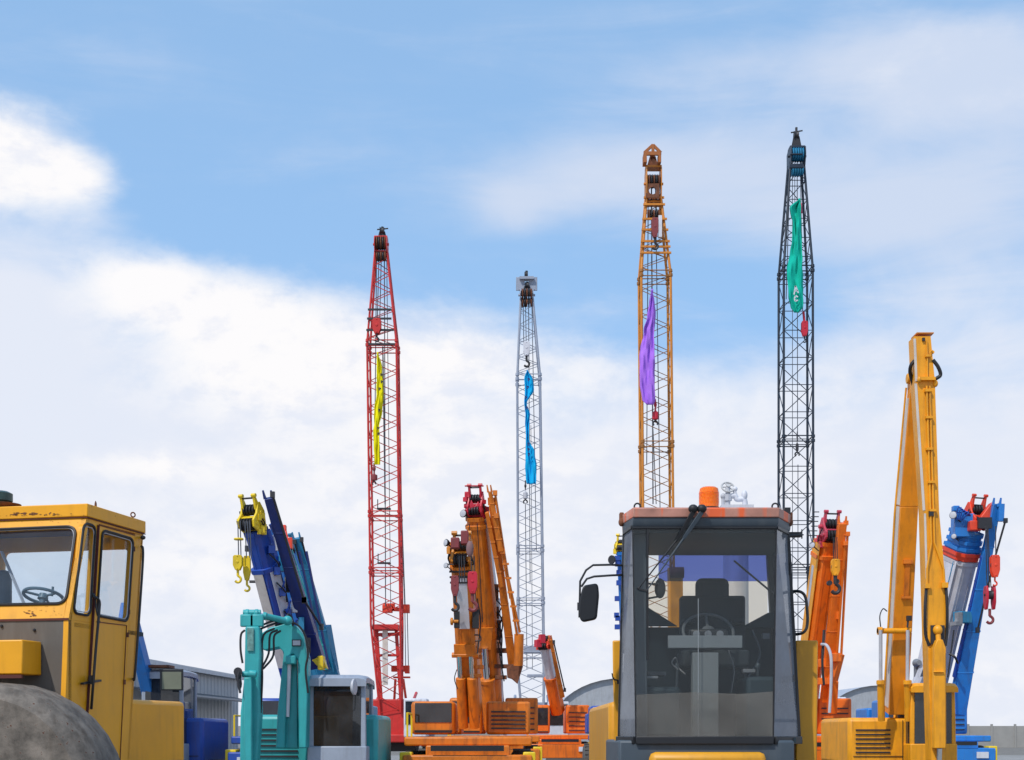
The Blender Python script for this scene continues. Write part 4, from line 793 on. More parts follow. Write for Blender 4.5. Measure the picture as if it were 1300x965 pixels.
m = MB(); m.prism([P(1246, 655, 36.6), P(1260, 637, 36.6), P(1263, 655, 36.6), P(1261, 668, 36.6), P(1244, 660, 36.6)], (0, 0.3, 0)); m.box(P(1237, 668, 36.7), (0.3, 0.3, 0.25)); m.build('head_bracket', m_redo, rH, bevel=0.02)
m = MB(); m.box(P(1250, 664, 36.5), (0.35, 0.1, 0.28)); m.build('sheave_guard', m_steel, rH)
m = MB()
for k in range(10): m.box(P(1213 + (k * 7) % 19, 646 + (k * 5) % 28, 36.9), (0.16, 0.2, 0.14), rz=k)
m.box(P(1222, 668, 37), (0.5, 0.4, 0.6)); m.build('head_valve_block', m_sky, rH, bevel=0.015)
m = MB()
for k in range(5): m.path([P(1214 + k * 2, 660, 36.7), P(1217 + k * 3, 644 + k * 2, 36.6), P(1228 + k, 655, 36.7)], 0.018)
m.build('hose', m_blue, rH)
lamp(rH, P(1210, 654, 36.7), 0.10, m_slt); lamp(rH, P(1211, 681, 36.7), 0.07, m_slt)
jib(rH, P(1214, 905, 38.2), P(1265, 640, 36.5), S(21, 38), S(9.5, 36.5), m_sky, h=0.35, rod=[(P(1276.5, 661, 36.3), P(1262, 712, 36.6)), (P(1262, 712, 36.6), P(1241, 800, 37.2))])
jib(rH, P(1212, 860, 37.9), P(1247, 706, 36.9), S(5, 38), S(4, 36.5), m_blue, h=0.15, fork=False)
m = MB()
for k in range(9):
    c0, c1 = P(1213.5 + k * 3.7, 853 - k * 16.5, 37.8), P(1219 + k * 3.6, 840 - k * 16, 37.8); m.bar(c0, c1, 0.04, 0.04); m.bar(c1, c1 + V((0.12, 0, 0)), 0.04, 0.04)
m.bar(P(1271, 640, 36.4), P(1270, 662, 36.4), 0.14, 0.14); m.bar(P(1265, 642, 36.4), P(1270, 640, 36.4), 0.08, 0.08); m.build('jib_lattice', m_sky, rH)
m = MB(); m.box(P(1222, 784, 37.3), (0.4, 0.3, 0.3), 0.5); m.build('mid_bracket', m_teal, rH, bevel=0.02); m = MB(); m.box(P(1217, 785, 37.1), (0.14, 0.14, 0.3), 0.4); m.tube(P(1213, 792, 37.1), P(1220, 778, 37.1), 0.06); m.box(P(1214, 792, 37.1), (0.25, 0.2, 0.1), 0.6); m.build('hydraulic_fitting', m_slt, rH)
hook_block(rH, 1263, 705, 733, 11, 36, m_redo, m_redo, 744, broad=True); hook_block(rH, 1256.5, 744, 774, 13, 36.1, m_crim, m_maroon, 792)
m = MB()
for x0, x1, y1 in ((1251, 1253, 746), (1252.5, 1256, 746), (1264, 1264, 706), (1254, 1258, 746)): m.tube(P(x0, 668, 36.2), P(x1, y1, 36.1), 0.014, n=5)
m.build('hoist_rope', m_steel, rH)
m = MB(); m.path([P(1211, 800, 37.4), P(1207, 830, 37.4), P(1203, 860, 37.4)], 0.02); m.path([P(1205, 830, 37.4), P(1212, 834, 37.3), P(1216, 842, 37.4)], 0.03); m.build('hose', m_rub, rH)
m = MB(); m.lathe(P(1163, 842, 38.2), (0, -1, 0), [(0.08, 0), (0.12, 0.05), (0.07, 0.3)], 14); m.box(P(1166, 852, 38.2), (0.2, 0.2, 0.3)); m.build('winch', m_slt, rH)
m = MB(); m.bar(P(1160, 873, 38), P(1186, 800, 38), 0.1, 0.1); m.build('access_rail', m_wht, rH)
carrier(rH, B.x, B.y + 0.8, m_sky, 2.5)
# --- slim blue crane mostly hidden by loader cab
B, T = P(797, 905, 43), P(788, 700, 42); fr = Fr(B, T)
rI = crane_root('mobile_crane', B, 'blue telescopic crane with yellow tip, sliver showing at left edge of loader cab')
w_ = S(11, 42); tboom(rI, fr, [(0.0, 0.6, w_, w_, w_, w_, m_blue), (0.6, 1.0, w_ * 0.85, w_ * 0.9, w_ * 0.85, w_ * 0.9, m_sky)]); thead(rI, fr, fr.p(0, 1, 0), w_ * 0.9, S(16, 42), m_yel)
m = MB()
for y, dd in ((709, 8), (716, 7), (727, 5), (760, 8), (781, 9), (785, 7), (796, 8), (740, 5)): m.box(P(789 - dd * 0.7, y, 41.8), (0.14, 0.15, 0.14))
m.build('side_bracket', m_blue, rI); m = MB(); m.lathe(P(780, 711, 41.7), (-1, -1, 0), [(0.06, 0), (0.13, 0.1), (0.13, 0.14)], 12); m.tube(P(777, 711, 41.8), P(788, 712, 41.8), 0.03); m.build('work_lamp', m_steel, rI)
carrier(rI, B.x, B.y + 0.6, m_blue, 2.4)

# ------------------------------------------------------------------ excavators
def tracks(root, x, Y, L_=3.2, wd=1.9, mt=None):
    for sx in (-1, 1):
        m = MB(); pts = []
        for k in range(10):
            q = R(90 + 180 * k / 9); pts.append(V((x + sx * wd / 2 - 0.25, Y - L_ / 2 + 0.4 * math.cos(q), 0.42 + 0.4 * math.sin(q))))
        for k in range(10):
            q = R(-90 + 180 * k / 9); pts.append(V((x + sx * wd / 2 - 0.25, Y + L_ / 2 + 0.4 * math.cos(q), 0.42 + 0.4 * math.sin(q))))
        m.prism(pts, (0.5, 0, 0)); m.build('crawler_track', m_steel, root)
def exc_body(root, x, Y, mt, cabx, cabtop, cabw, cabm, zt=1.9):
    m = MB(); m.box((x, Y + 0.9, (0.95 + zt) / 2), (2.2, 2.6, zt - 0.95)); m.build('house', mt, root, bevel=0.08)
    m = MB(); m.lathe((x, Y + 0.6, 0.8), (0, 0, 1), [(0.7, 0), (0.7, 0.2)], 24); m.box((x, Y + 0.6, 0.6), (1.4, 1.6, 0.4)); m.build('undercarriage', m_steel, root)
    tracks(root, x, Y + 0.6)
    h = cabtop - 0.95; y0 = Y - 0.9; cw_ = cabw
    m = MB()
    for sx in (-1, 1):
        for yy in (y0 + 0.05, y0 + 1.25): m.bar((cabx + sx * (cw_ / 2 - 0.05), yy, 0.95), (cabx + sx * (cw_ / 2 - 0.07), yy + 0.04, cabtop - 0.1), 0.09, 0.09)
    m.box((cabx, y0 + 0.65, 1.15), (cw_, 1.35, 0.45)); fr_ = m.build('cab', cabm, root, bevel=0.02)
    m = MB(); zt_ = cabtop
    sec = [(-0.5, -0.13), (-0.5, -0.05), (-0.46, -0.015), (-0.36, 0), (0.36, 0), (0.46, -0.015), (0.5, -0.05), (0.5, -0.13)]
    ys = [(y0 - 0.08, -0.07), (y0 + 0.02, -0.01), (y0 + 0.6, 0), (y0 + 1.3, -0.02), (y0 + 1.4, -0.08)]
    vs = [V((cabx + u * cw_, yy, zt_ + v + dz_)) for yy, dz_ in ys for u, v in sec]; n_ = len(sec)
    m.add(vs, [(i * n_ + k, i * n_ + (k + 1) % n_, (i + 1) * n_ + (k + 1) % n_, (i + 1) * n_ + k) for i in range(4) for k in range(n_)] + [tuple(range(n_)), tuple(range(4 * n_, 5 * n_))]); m.build('cab_roof', cabm, root)
    m = MB(); m.box((cabx, y0 + 0.03, (1.38 + cabtop - 0.16) / 2), (cw_ - 0.2, 0.015, cabtop - 0.16 - 1.38)); m.build('windscreen', m_dglass, fr_)
    for sx in (-1, 1): m = MB(); m.box((cabx + sx * (cw_ / 2 - 0.06), y0 + 0.66, (1.38 + cabtop - 0.16) / 2), (0.015, 1.05, cabtop - 0.16 - 1.38)); m.build('side_window', m_dglass, fr_)
    for k in range(6): m = MB(); m.box((x + (0.6 if cabx < x else -0.6), Y - 0.41, 1.2 + k * 0.09), (0.7, 0.03, 0.03)); m.build('grille_slat', m_steel, root)
    m = MB(); m.bar((x - 1.0, Y - 0.415, 1.12), (x + 1.0, Y - 0.415, 1.12), 0.012, 0.012); m.bar((x, Y - 0.415, 1.0), (x, Y - 0.415, zt - 0.05), 0.012, 0.012); m.build('panel_gap', m_blk, root)
    m = MB(); m.box((cabx, y0 + 0.85, 1.55), (0.5, 0.5, 0.15)); m.box((cabx, y0 + 1.08, 1.95), (0.48, 0.14, 0.7)); m.build('seat', m_blk, root, bevel=0.04)
# turquoise excavator
Yt = 24
cc = P(425, 855, Yt - 0.9)
rT = thing('excavator', 'turquoise excavator with raised arm and rounded grey cab', 'excavator', (P(400, 900, Yt).x, Yt + 0.8, 0), 'excavators among the cranes')
exc_body(rT, P(398, 900, Yt).x, Yt + 0.3, m_turq, cc.x, cc.z, S(76, Yt - 0.9), m_cabg)
m = MB(); pts = [P(403, 874, Yt - 0.85), P(400, 862, Yt - 0.85)]; m.lathe(P(447, 872, Yt - 0.9), (1, -0.2, 0), [(0.1, 0), (0.13, 0.02), (0.13, 0.05), (0.1, 0.06)], 20); m.build('cab_vent', m_lgrey, rT)
def slab(root, name, pts, Y, th, mt, bevel=0.015, label=None, yo=None):
    m = MB(); m.prism([P(x, y, Y) for x, y in pts], (0, th, 0)); return m.build(name, mt, root, bevel=bevel, label=label)
slab(rT, 'boom', [(350, 950), (352, 905), (360, 828), (354, 822), (336, 826), (330, 822), (329, 806), (342, 797), (362, 791), (375, 794), (385, 806), (391, 838), (390, 905), (389, 950), (379, 950), (378, 838), (372, 830), (365, 834), (361, 950)], 23.1, 0.34, m_turq, 0.02)
slab(rT, 'boom_web', [(362, 950), (364, 838), (373, 834), (377, 840), (378, 950)], 23.25, 0.2, m_turq)
m = MB(); m.box(P(370, 838, 23.1), (0.16, 0.2, 0.14)); m.build('cylinder_eye', m_turq, rT, bevel=0.02)
m = MB(); m.tube(P(367, 842, 23.15), P(364.5, 910, 23.2), S(3.0, 23), n=14); m.build('cylinder_rod', m_wht, rT)
m = MB(); m.bar(P(376.5, 812, 23.08), P(376.5, 820.5, 23.08), S(12, 23), 0.01, side=V((1, 0, 0))); m.build('plate_border', m_blk, rT); m = MB(); m.bar(P(376.5, 813.2, 23.06), P(376.5, 819.3, 23.06), S(9.6, 23), 0.008, side=V((1, 0, 0))); m.build('badge_plate', m_lgrey, rT)
arm = slab(rT, 'arm', [(304, 985), (305, 905), (310, 858), (311, 802), (311, 795), (329, 795), (331, 830), (329, 870), (330, 905), (325, 985)], 22.4, 0.30, m_turq, 0.03)
for x in (314, 326): 
    m = MB(); m.bar(P(x, 796, 22.5), P(x, 780, 22.5), S(6.0, 22.4), 0.22); m.lathe(P(x - 3, 779, 22.55), (1, 0, 0), [(0.07, 0), (0.07, S(6, 22.4))], 16); m.build('arm_lug', m_turq, arm, bevel=0.02)
m = MB(); m.tube(P(309, 778, 22.55), P(331, 778, 22.55), 0.05, n=12); m.build('pivot_pin', m_turq, arm)
m = MB(); bq = P(315, 985, 22.5); m.prism([V((bq.x - 0.3, 22.6 + u, v)) for u, v in [(0.1, 1.0), (-0.35, 0.8), (-0.55, 0.4), (-0.4, 0.05), (0.15, 0.05), (0.3, 0.4), (0.25, 0.95)]], (0.6, 0, 0)); m.build('bucket', m_rust, rT, bevel=0.02)
m = MB(); m.box(P(318, 812, 22.38), (0.1, 0.02, 0.35)); m.build('arm_recess', mat('faded_label', (0.12, 0.26, 0.24), 0.7, var=0.5, scale=14), arm)
m = MB(); m.tube(P(330, 780, 22.55), P(337, 782.5, 22.6), 0.03, n=12); m.build('cylinder_rod', m_chrome, rT)
m = MB(); m.tube(P(335, 782, 22.6), P(365, 789, 22.9), S(4.2, 22.7), n=18); m.tube(P(334, 781.8, 22.6), P(338, 782.7, 22.6), S(5, 22.7), n=18); m.blob(P(365, 788, 22.9), (0.08, 0.08, 0.08), 8); m.build('arm_cylinder', m_turq, rT)
m = MB(); m.bar(P(316, 975, 22.3), P(315, 860, 22.3), S(8, 22.3), 0.12); m.tube(P(307, 856, 22.35), P(320, 856, 22.35), 0.05); m.tube(P(316, 855, 22.2), P(326, 856, 22.2), 0.06); m.build('bucket_link', m_turq, rT, bevel=0.02)
m = MB(); m.lathe(P(303, 853, 22.3), (0, -1, 0), [(0.06, 0), (0.07, 0.06)], 12); m.path([P(304, 853, 22.2), P(302, 862, 22.2), P(305, 880, 22.2)], 0.02); m.blob(P(302.5, 858, 22.3), (0.05, 0.05, 0.1), 6); m.blob(P(304, 868, 22.3), (0.04, 0.05, 0.1), 6); m.build('quick_coupler', m_steel, rT)
m = MB()
for pts in ([(352, 800), (343, 806), (341, 830), (332, 848), (329, 850)], [(356, 801), (348, 808), (347, 832), (337, 846), (331, 851)], [(348, 798), (335, 806), (332, 830), (333, 860), (331, 905)], [(311, 800), (306, 806), (305.5, 825), (308, 842)], [(330, 795), (342, 790), (352, 787)], [(332, 798), (345, 793), (362, 788), (372, 792)], [(362, 790), (366, 780), (370, 785), (372, 795)], [(388, 808), (391, 830), (388, 850), (391, 880)], [(350, 794), (370, 790), (384, 800), (392, 822)]):
    m.path([P(x, y, 22.5 + 0.55 * min(1, max(0, (x - 330) / 40))) for x, y in pts], 0.018, 7)
m.build('hydraulic_hose', m_rub, rT)
m = MB()
for k in range(14): m.box(P(387 + 3 * math.sin(k * 2.1), 812 + k * 6, 23.3), (0.05, 0.08, 0.05), rz=k)
m.build('pipe_clamp', m_steel, rT)
# blue excavator behind yellow cab
Yq = 29; rQ = thing('excavator', 'small excavator with blue boom and grey cab beside the yellow cab', 'excavator', (P(185, 900, Yq).x, Yq + 0.6, 0), 'excavators among the cranes')
cc = P(199, 848, Yq - 0.9); exc_body(rQ, P(190, 900, Yq).x, Yq + 0.4, m_blue, cc.x, cc.z, S(56, Yq - 0.9), m_cabg)
m = MB(); m.box(P(218, 863, Yq - 1.0), (0.46, 0.03, 0.42)); m.build('cab_window_frame', m_blk, rQ, bevel=0.01); m = MB(); m.box(P(218, 864, Yq - 1.02), (0.38, 0.02, 0.34)); m.build('window_inside', mat('olive_window_inside', (0.16, 0.17, 0.12), 0.7), rQ)  # opaque olive pane stands in for the greenish inside of the window
m = MB(); m.box(P(199, 846.5, Yq - 0.4), (0.6, 0.5, 0.05)); m.build('roof_tray', m_rust, rQ)
m = MB(); fr = Fr(P(196, 905, Yq), P(163, 770, Yq - 1.4)); m.bar(fr.B, fr.T, 0.24, 0.32, 0.2, 0.26, side=fr.s); m.build('boom', m_sky, rQ, bevel=0.02)
m = MB(); m.bar(P(163, 768, Yq - 1.5), P(140, 905, Yq - 2.2), 0.2, 0.26); m.build('arm', m_sky, rQ, bevel=0.02)
# long yellow excavator right
YL = 28; rL = thing('excavator', 'tall orange yellow long reach excavator with folded boom and arm', 'excavator', (P(1150, 900, YL).x, YL + 1, 0), 'excavators among the cranes')
cc = P(1189, 866, YL + 0.1); exc_body(rL, P(1160, 900, YL).x, YL + 1.2, m_oyel, cc.x, cc.z, S(60, YL + 0.1), m_oyel)
B0, T0 = P(1137, 905, 29), P(1160.5, 474, 27.6); fr = Fr(B0, T0)
def ppoly(root, name, quad, depthv, mt, bevel=0.012): m = MB(); m.prism(quad, depthv); return m.build(name, mt, root, bevel=bevel)
m = MB(); L0, W0 = fr.L, S(24, 28.5)
for t0, t1, w0, w1 in ((0, 0.25, 1.0, 0.98), (0.25, 0.62, 0.98, 0.92), (0.62, 0.97, 0.92, 0.42)):
    m.bar(fr.p(0, t0, 0), fr.p(0, t1, 0), W0 * w0, W0 * 1.15 * w0, W0 * w1, W0 * 1.15 * w1, side=fr.s)
bm_ = m.build('boom', mat('amber_boom_paint', (0.74, 0.25, 0.005), 0.45, dirt=0.35), rL, bevel=0.012)
m = MB(); m.bar(fr.p(-W0 * 0.51, 0.02, 0.0), fr.p(-W0 * 0.475, 0.62, 0.0), 0.014, W0 * 0.8, 0.014, W0 * 0.7, side=fr.s); m.bar(fr.p(-W0 * 0.475, 0.625, 0.0), fr.p(-W0 * 0.25, 0.93, 0), 0.014, W0 * 0.7, 0.014, W0 * 0.35, side=fr.s); m.build('side_stripe', m_cream, bm_)
m = MB(); m.tube(fr.p(-0.14, 0.985, 0), fr.p(0.14, 0.985, 0), 0.1, n=18); m.box(fr.p(0, 0.965, 0), (0.16, 0.3, 0.35)); m.build('boom_tip', m_oyel, bm_, bevel=0.02)
m = MB(); m.bar(fr.p(0.02, 0.36, -W0 * 0.6), fr.p(0.02, 0.455, -W0 * 0.58), 0.09, 0.05, side=fr.s); m.box(fr.p(0.02, 0.46, -W0 * 0.6), (0.18, 0.08, 0.08)); m.box(fr.p(0.02, 0.355, -W0 * 0.6), (0.18, 0.08, 0.05)); m.build('pipe_bracket', m_org, bm_)
m = MB(); m.tube(fr.p(-W0 * 0.6, 0.05, 0.1), fr.p(-W0 * 0.55, 0.6, 0.1), 0.02); m.tube(fr.p(-W0 * 0.55, 0.6, 0.1), fr.p(-W0 * 0.3, 0.96, 0.1), 0.02); m.build('hydraulic_pipe', m_oyel, bm_)
# arm hanging in front
YA = 27.0
al = [(1160.5, 427), (1163, 485), (1173.5, 650), (1176, 740), (1183, 985)]; ar = [(1181.5, 425), (1187, 485), (1192.3, 650), (1200.5, 740), (1201.5, 985)]
m = MB()
for k in range(4):
    q = []
    for i in (k + 1, k):
        a_, b_ = P(al[i][0], al[i][1], YA), P(ar[i][0], al[i][1], YA); q += [a_, b_, b_ + V((0, 0.38, 0)), a_ + V((0, 0.38, 0))]
    m.hexa(q)
ao = m.build('arm', m_oyel, rL, smooth=False)
m = MB(); m.bar(P(1162.5, 487, YA - 0.006), P(1173, 648, YA - 0.006), S(3.2, YA), 0.01, side=V((1, 0, 0))); m.bar(P(1161.2, 430, YA - 0.006), P(1163.2, 484, YA - 0.006), S(3, YA), 0.01, side=V((1, 0, 0))); m.bar(P(1174.2, 652, YA - 0.006), P(1176.5, 735, YA - 0.006), S(2.6, YA), 0.01, side=V((1, 0, 0))); m.build('edge_stripe', m_cream, ao)
m = MB(); m.box(P(1171, 426.2, YA + 0.19), (0.325, 0.39, 0.02)); m.build('arm_cap', m_amber, ao)
m = MB(); m.bar(P(1167, 481, YA - 0.04), P(1187, 481, YA - 0.04), 0.06, 0.09, side=V((0, 0, 1))); m.blob(P(1187.5, 487, YA), (0.05, 0.05, 0.07), 6); m.blob(P(1167, 482, YA - 0.05), (0.04, 0.05, 0.06), 6); m.build('pin_boss', m_oyel, ao)
m = MB()
for x0, x1 in ((1176.5, 1182.5), (1180.5, 1186.5)): m.tube(P(x0, 490, YA - 0.04), P(x1, 690, YA - 0.04), 0.018, n=8)
m.tube(P(1182.5, 690, YA - 0.04), P(1177, 722, YA - 0.04), 0.02); m.tube(P(1186.5, 690, YA - 0.04), P(1198, 722, YA - 0.04), 0.02); m.tube(P(1177, 722, YA - 0.04), P(1177, 745, YA - 0.04), 0.022); m.tube(P(1198, 722, YA - 0.04), P(1199.5, 745, YA - 0.04), 0.022)
m.tube(P(1177, 432, YA - 0.03), P(1177.5, 480, YA - 0.04), 0.012)
m.build('hydraulic_pipe', m_oyel, ao)
m = MB()
for x, y in ((1178, 496), (1180, 570), (1182.5, 612), (1184, 648), (1179.5, 530)): m.box(P(x, y, YA - 0.04), (0.13, 0.07, 0.045))
m.box(P(1177, 744, YA - 0.03), (0.1, 0.1, 0.09)); m.box(P(1199, 743, YA - 0.03), (0.12, 0.1, 0.1)); m.box(P(1178, 452, YA - 0.03), (0.1, 0.07, 0.04)); m.build('pipe_clamp', m_oyel, ao)
m = MB(); m.box(P(1172.5, 431, YA - 0.02), (0.05, 0.04, 0.06)); m.box(P(1182, 652, YA - 0.03), (0.08, 0.08, 0.1)); m.build('recess', m_steel, ao)
m = MB(); m.path([P(1161, 458, YA + 0.1), P(1156.5, 464, YA + 0.1), P(1155.5, 474, YA + 0.2), P(1160, 490, YA + 0.3)], 0.035, 8); m.path([P(1184.5, 457, YA), P(1191, 466, YA - 0.02), P(1194, 476, YA), P(1188, 481, YA)], 0.035, 8)
for sx, x0, y0 in ((-1, 1176, 745), (1, 1201, 745)): m.path([P(x0, y0, YA - 0.02), P(x0 + 1.5 * sx, y0 + 30, YA - 0.05), P(x0 + sx, y0 + 60, YA), P(x0 + 4 if sx < 0 else x0 - 1, y0 + 75, YA)], 0.03, 8)
m.build('hydraulic_hose', m_rub, ao)
m = MB(); m.lathe(P(1184.5, 447, YA), (0, 1, 0), [(0.03, 0), (0.03, 0.05)], 10); m.path([P(1178, 453, YA - 0.03), P(1181, 447, YA - 0.04), P(1184, 445, YA - 0.02)], 0.012); m.build('lifting_eye', m_oyel, ao)
m = MB(); m.prism([P(1186, 950, YA - 0.2), P(1186, 822, YA - 0.2), P(1190, 812, YA - 0.2), P(1197, 812, YA - 0.2), P(1200.5, 822, YA - 0.2), P(1201, 950, YA - 0.2)], (0, 0.18, 0)); m.box(P(1191.5, 853, YA - 0.22), (0.2, 0.05, 0.025)); m.build('bucket_cylinder', m_oyel, rL, bevel=0.06)
m = MB(); m.tube(P(1192, 822, YA - 0.1), P(1190.5, 798, YA - 0.05), 0.05, n=14); m.blob(P(1190.5, 800, YA - 0.06), (0.09, 0.09, 0.1), 8); m.build('cylinder_eye', m_oyel, rL)
m = MB(); m.box(P(1190, 806, YA - 0.01), (0.26, 0.06, 0.36)); m.build('cylinder_recess', m_steel, rL)
bx_ = P(1192, 985, YA); m = MB(); prof_ = [(0.1, 0.85), (-0.35, 0.7), (-0.6, 0.35), (-0.5, 0.0), (0.1, -0.05 + 0.05), (0.35, 0.3), (0.3, 0.8)]
m.prism([V((bx_.x - 0.45, YA + 0.2 + u, v)) for u, v in prof_], (0.9, 0, 0)); m.build('bucket', m_rust, rL, bevel=0.02); m = MB(); m.tube(P(1193, 950, YA - 0.1), V((bx_.x, YA, 0.8)), 0.05); m.build('bucket_rod', m_chrome, rL)
for x0, x1 in ((1118, 1118), (1152.5, 1152)):
    m = MB(); m.tube(P(x0, 800, 28.2), P(x1, 866, 28.3), S(2.3, 28), n=14); m.build('cylinder_rod', m_lgrey, rL)
    m = MB(); m.tube(P(x1, 864, 28.3), P(x1 + 1, 915, 28.5), S(4.6, 28), n=16); m.tube(P(x1, 864, 28.3), P(x1, 869, 28.3), S(5.4, 28), n=16); m.build('boom_cylinder', m_oyel, rL)
m = MB(); m.tube(P(1114, 801, 28.3), P(1156, 801, 28.3), S(3.6, 28), n=14); m.lathe(P(1114, 801, 28.3), (1, 0, 0), [(S(5, 28), 0), (S(5, 28), S(6, 28))], 16); m.lathe(P(1150, 801, 28.3), (1, 0, 0), [(S(5, 28), 0), (S(5, 28), S(6, 28))], 16); m.build('cylinder_pin', m_yel if False else m_oyel, rL)
m = MB(); m.box(P(1154, 785, 28.2), (0.09, 0.1, 0.1)); m.tube(P(1153, 785, 28.2), P(1152, 797, 28.2), 0.02); m.build('work_lamp', m_steel, rL)
m = MB(); m.path([P(1118, 796, 28.1), P(1117, 782, 28.1), P(1121, 773, 28.2), P(1126, 776, 28.3)], 0.012); m.build('hose', m_rub, rL)
# yellow boom visible through the cab glass
rY = thing('excavator', 'dusty yellow excavator boom seen through the loader cab glass', 'excavator', (P(868, 900, 21).x, 21.5, 0), 'excavators among the cranes')
m = MB(); m.bar(P(858, 905, 21.5), P(857, 724, 20.5), S(17, 21), 0.3, side=V((1, 0, 0))); m.build('boom', m_oyel, rY, bevel=0.02)
m = MB(); m.tube(P(850, 727, 20.4), P(868, 727, 20.4), 0.08, n=14); m.build('boom_pin', m_rust, rY)
m = MB(); m.box((P(868, 900, 21.5).x + 0.3, 22.6, 1.35), (1.9, 2.2, 0.8)); m.build('house', m_oyel, rY, bevel=0.08); tracks(rY, P(868, 900, 21.5).x + 0.3, 22.5, 2.6, 1.7)
m = MB(); m.box((P(868, 900, 21.5).x + 0.3, 22.5, 0.7), (1.2, 1.3, 0.5)); m.build('undercarriage', m_steel, rY)

# ------------------------------------------------------------------ loader cab in the centre
Y0 = 11.0
rC = thing('wheel_loader', 'wheel loader with a large grey glass cab and orange beacon, facing the camera', 'loader', (P(897, 900, Y0).x, Y0 + 0.9, 0))
m_och = mat('ochre_paint', (0.66, 0.30, 0.01), 0.42, dirt=0.25); m_fasc = mat('faded_orange_grey_fascia', (0.50, 0.23, 0.17), 0.55, var=0.35, scale=3.0, dirt=0.9, dirtc=(0.85, 0.12, 0.02), streak=4.5)
m_cgl = glass('tinted_screen', (0.90, 0.91, 0.90), 0.045, 0.015, (0.10, 0.22, 0.28)); m_btint = glass('blue_sunband', (0.34, 0.40, 0.70), 0.02); m_cside = glass('side_glass', (0.60, 0.62, 0.66), 0.14, 0.42, (0.34, 0.36, 0.40))
m_int = mat('cab_interior', (0.012, 0.03, 0.042), 0.7); m_seat = mat('seat_fabric', (0.02, 0.028, 0.035), 0.85, bump=0.2); m_slate = mat('slate_paint', (0.055, 0.075, 0.095), 0.5, dirt=0.2, dirtc=(0.2, 0.2, 0.2))
Yc, Yk2 = Y0 + 0.33, Y0 + 1.45
fTL, fTR, fBR, fBL = P(803, 671, Y0), P(985.5, 671, Y0), P(981.5, 935, Y0), P(807, 935, Y0)
cTL, cTR, cBR, cBL = P(792.5, 671, Yc), P(1000, 671, Yc), P(1014, 935, Yc), P(786.5, 935, Yc)
zt = fTL.z; zbm = fBL.z
ztc = cTL.z
SK = 0.10
bTL, bTR = V((cTL.x + SK + 0.02, Yk2, zt)), V((cTR.x + SK - 0.03, Yk2, zt)); bBL, bBR = V((cBL.x + SK + 0.02, Yk2, zbm)), V((cBR.x + SK - 0.03, Yk2, zbm))
for q in (cTL, cTR): q.z = zt
for q in (cBL, cBR): q.z = zbm
m = MB()
post = lambda a_, b_, w_, d_=None: m.bar(a_, b_, w_, d_ or w_)
m = MB()
for a_, b_, w_ in ((cTL, cBL, 0.03), (cTR, cBR, 0.032), (bTL, bBL, 0.08), (bTR, bBR, 0.08)): m.bar(a_, b_, w_, w_)
for a_, b_ in ((cBL, fBL), (fBL, fBR), (fBR, cBR), (cBL, bBL), (cBR, bBR), (bBL, bBR)): m.bar(a_ + V((0, 0, -0.03)), b_ + V((0, 0, -0.03)), 0.06, 0.06)
for a_, b_ in ((cTL, fTL), (fTL, fTR), (fTR, cTR)): m.bar(a_ + V((0, 0, 0.01)), b_ + V((0, 0, 0.01)), 0.03, 0.03)
cabf = m.build('cab_frame', m_blk, rC, bevel=0.005)
def pane(name, a, b, c, d, mt, par, off=0.0):
    m = MB(); n_ = (b - a).cross(d - a).normalized(); e = n_ * 0.003; m.hexa([a - e, b - e, c - e, d - e, a + e, b + e, c + e, d + e]); return m.build(name, mt, par, smooth=False)
pane('windscreen', fBL, fBR, fTR, fTL, m_cgl, rC); pane('corner_window', cBL, fBL, fTL, cTL, m_cside, rC); pane('corner_window', fBR, cBR, cTR, fTR, m_cside, rC)
m = MB(); m.bar(fTR, fBR, 0.012, 0.012); m.bar(fTL, fBL, 0.008, 0.008); m.build('glass_seal', m_rub, cabf)
g_side = glass('loader_side_glass', (0.7, 0.76, 0.8), 0.06, 0.05)
pane('side_window', bBL, cBL, cTL, bTL, g_side, rC); pane('side_window', cBR, bBR, bTR, cTR, g_side, rC)
zs = P(897, 795, Yk2).z; zb1 = P(897, 738, Yk2).z; l_, r_ = bTL.x + 0.03, bTR.x - 0.03
for A_, B_ in ((bBL, cBL), (bBR, cBR)):
    m = MB(); s_ = 0.03 if A_ is bBL else -0.03; m.prism([V((A_.x + s_, A_.y, zbm)), V((B_.x + s_, B_.y, zbm)), V((B_.x + s_ * 1.1, B_.y, zs - 0.12)), V((A_.x + s_ * 1.1, A_.y, zs))], (0.01, 0, 0)); m.build('lower_side_trim', mat('side_trim', (0.03, 0.04, 0.05), 0.7), rC)
pane('rear_window', V((l_, Yk2, zs)), V((r_, Yk2, zs)), V((r_, Yk2, zb1)), V((l_, Yk2, zb1)), glass('rear_glass', (0.92, 0.88, 0.82), 0.02), rC)
pane('tinted_strip', V((P(836, 0, Yk2).x, Yk2 + 0.002, zb1)), V((r_, Yk2 + 0.002, zb1)), V((r_, Yk2 + 0.002, zt)), V((P(836, 0, Yk2).x, Yk2 + 0.002, zt)), m_btint, rC)
m = MB(); m.box(((l_ + r_) / 2, Yk2, (zs + zbm) / 2 - 0.01), (r_ - l_ + 0.10, 0.04, zs - zbm)); m.prism([P(818, 795, Yk2 - 0.1), P(860, 795, Yk2 - 0.1), P(818, 768, Yk2 - 0.1)], (0, 0.05, 0)); m.prism([P(940, 797, Yk2 - 0.1), P(990, 797, Yk2 - 0.1), P(990, 778, Yk2 - 0.1), P(975, 778, Yk2 - 0.1)], (0, 0.05, 0))
m.box(((l_ + r_) / 2, Y0 + 0.8, zbm - 0.03), (r_ - l_, 1.2, 0.04)); m.build('interior_trim', m_int, rC)
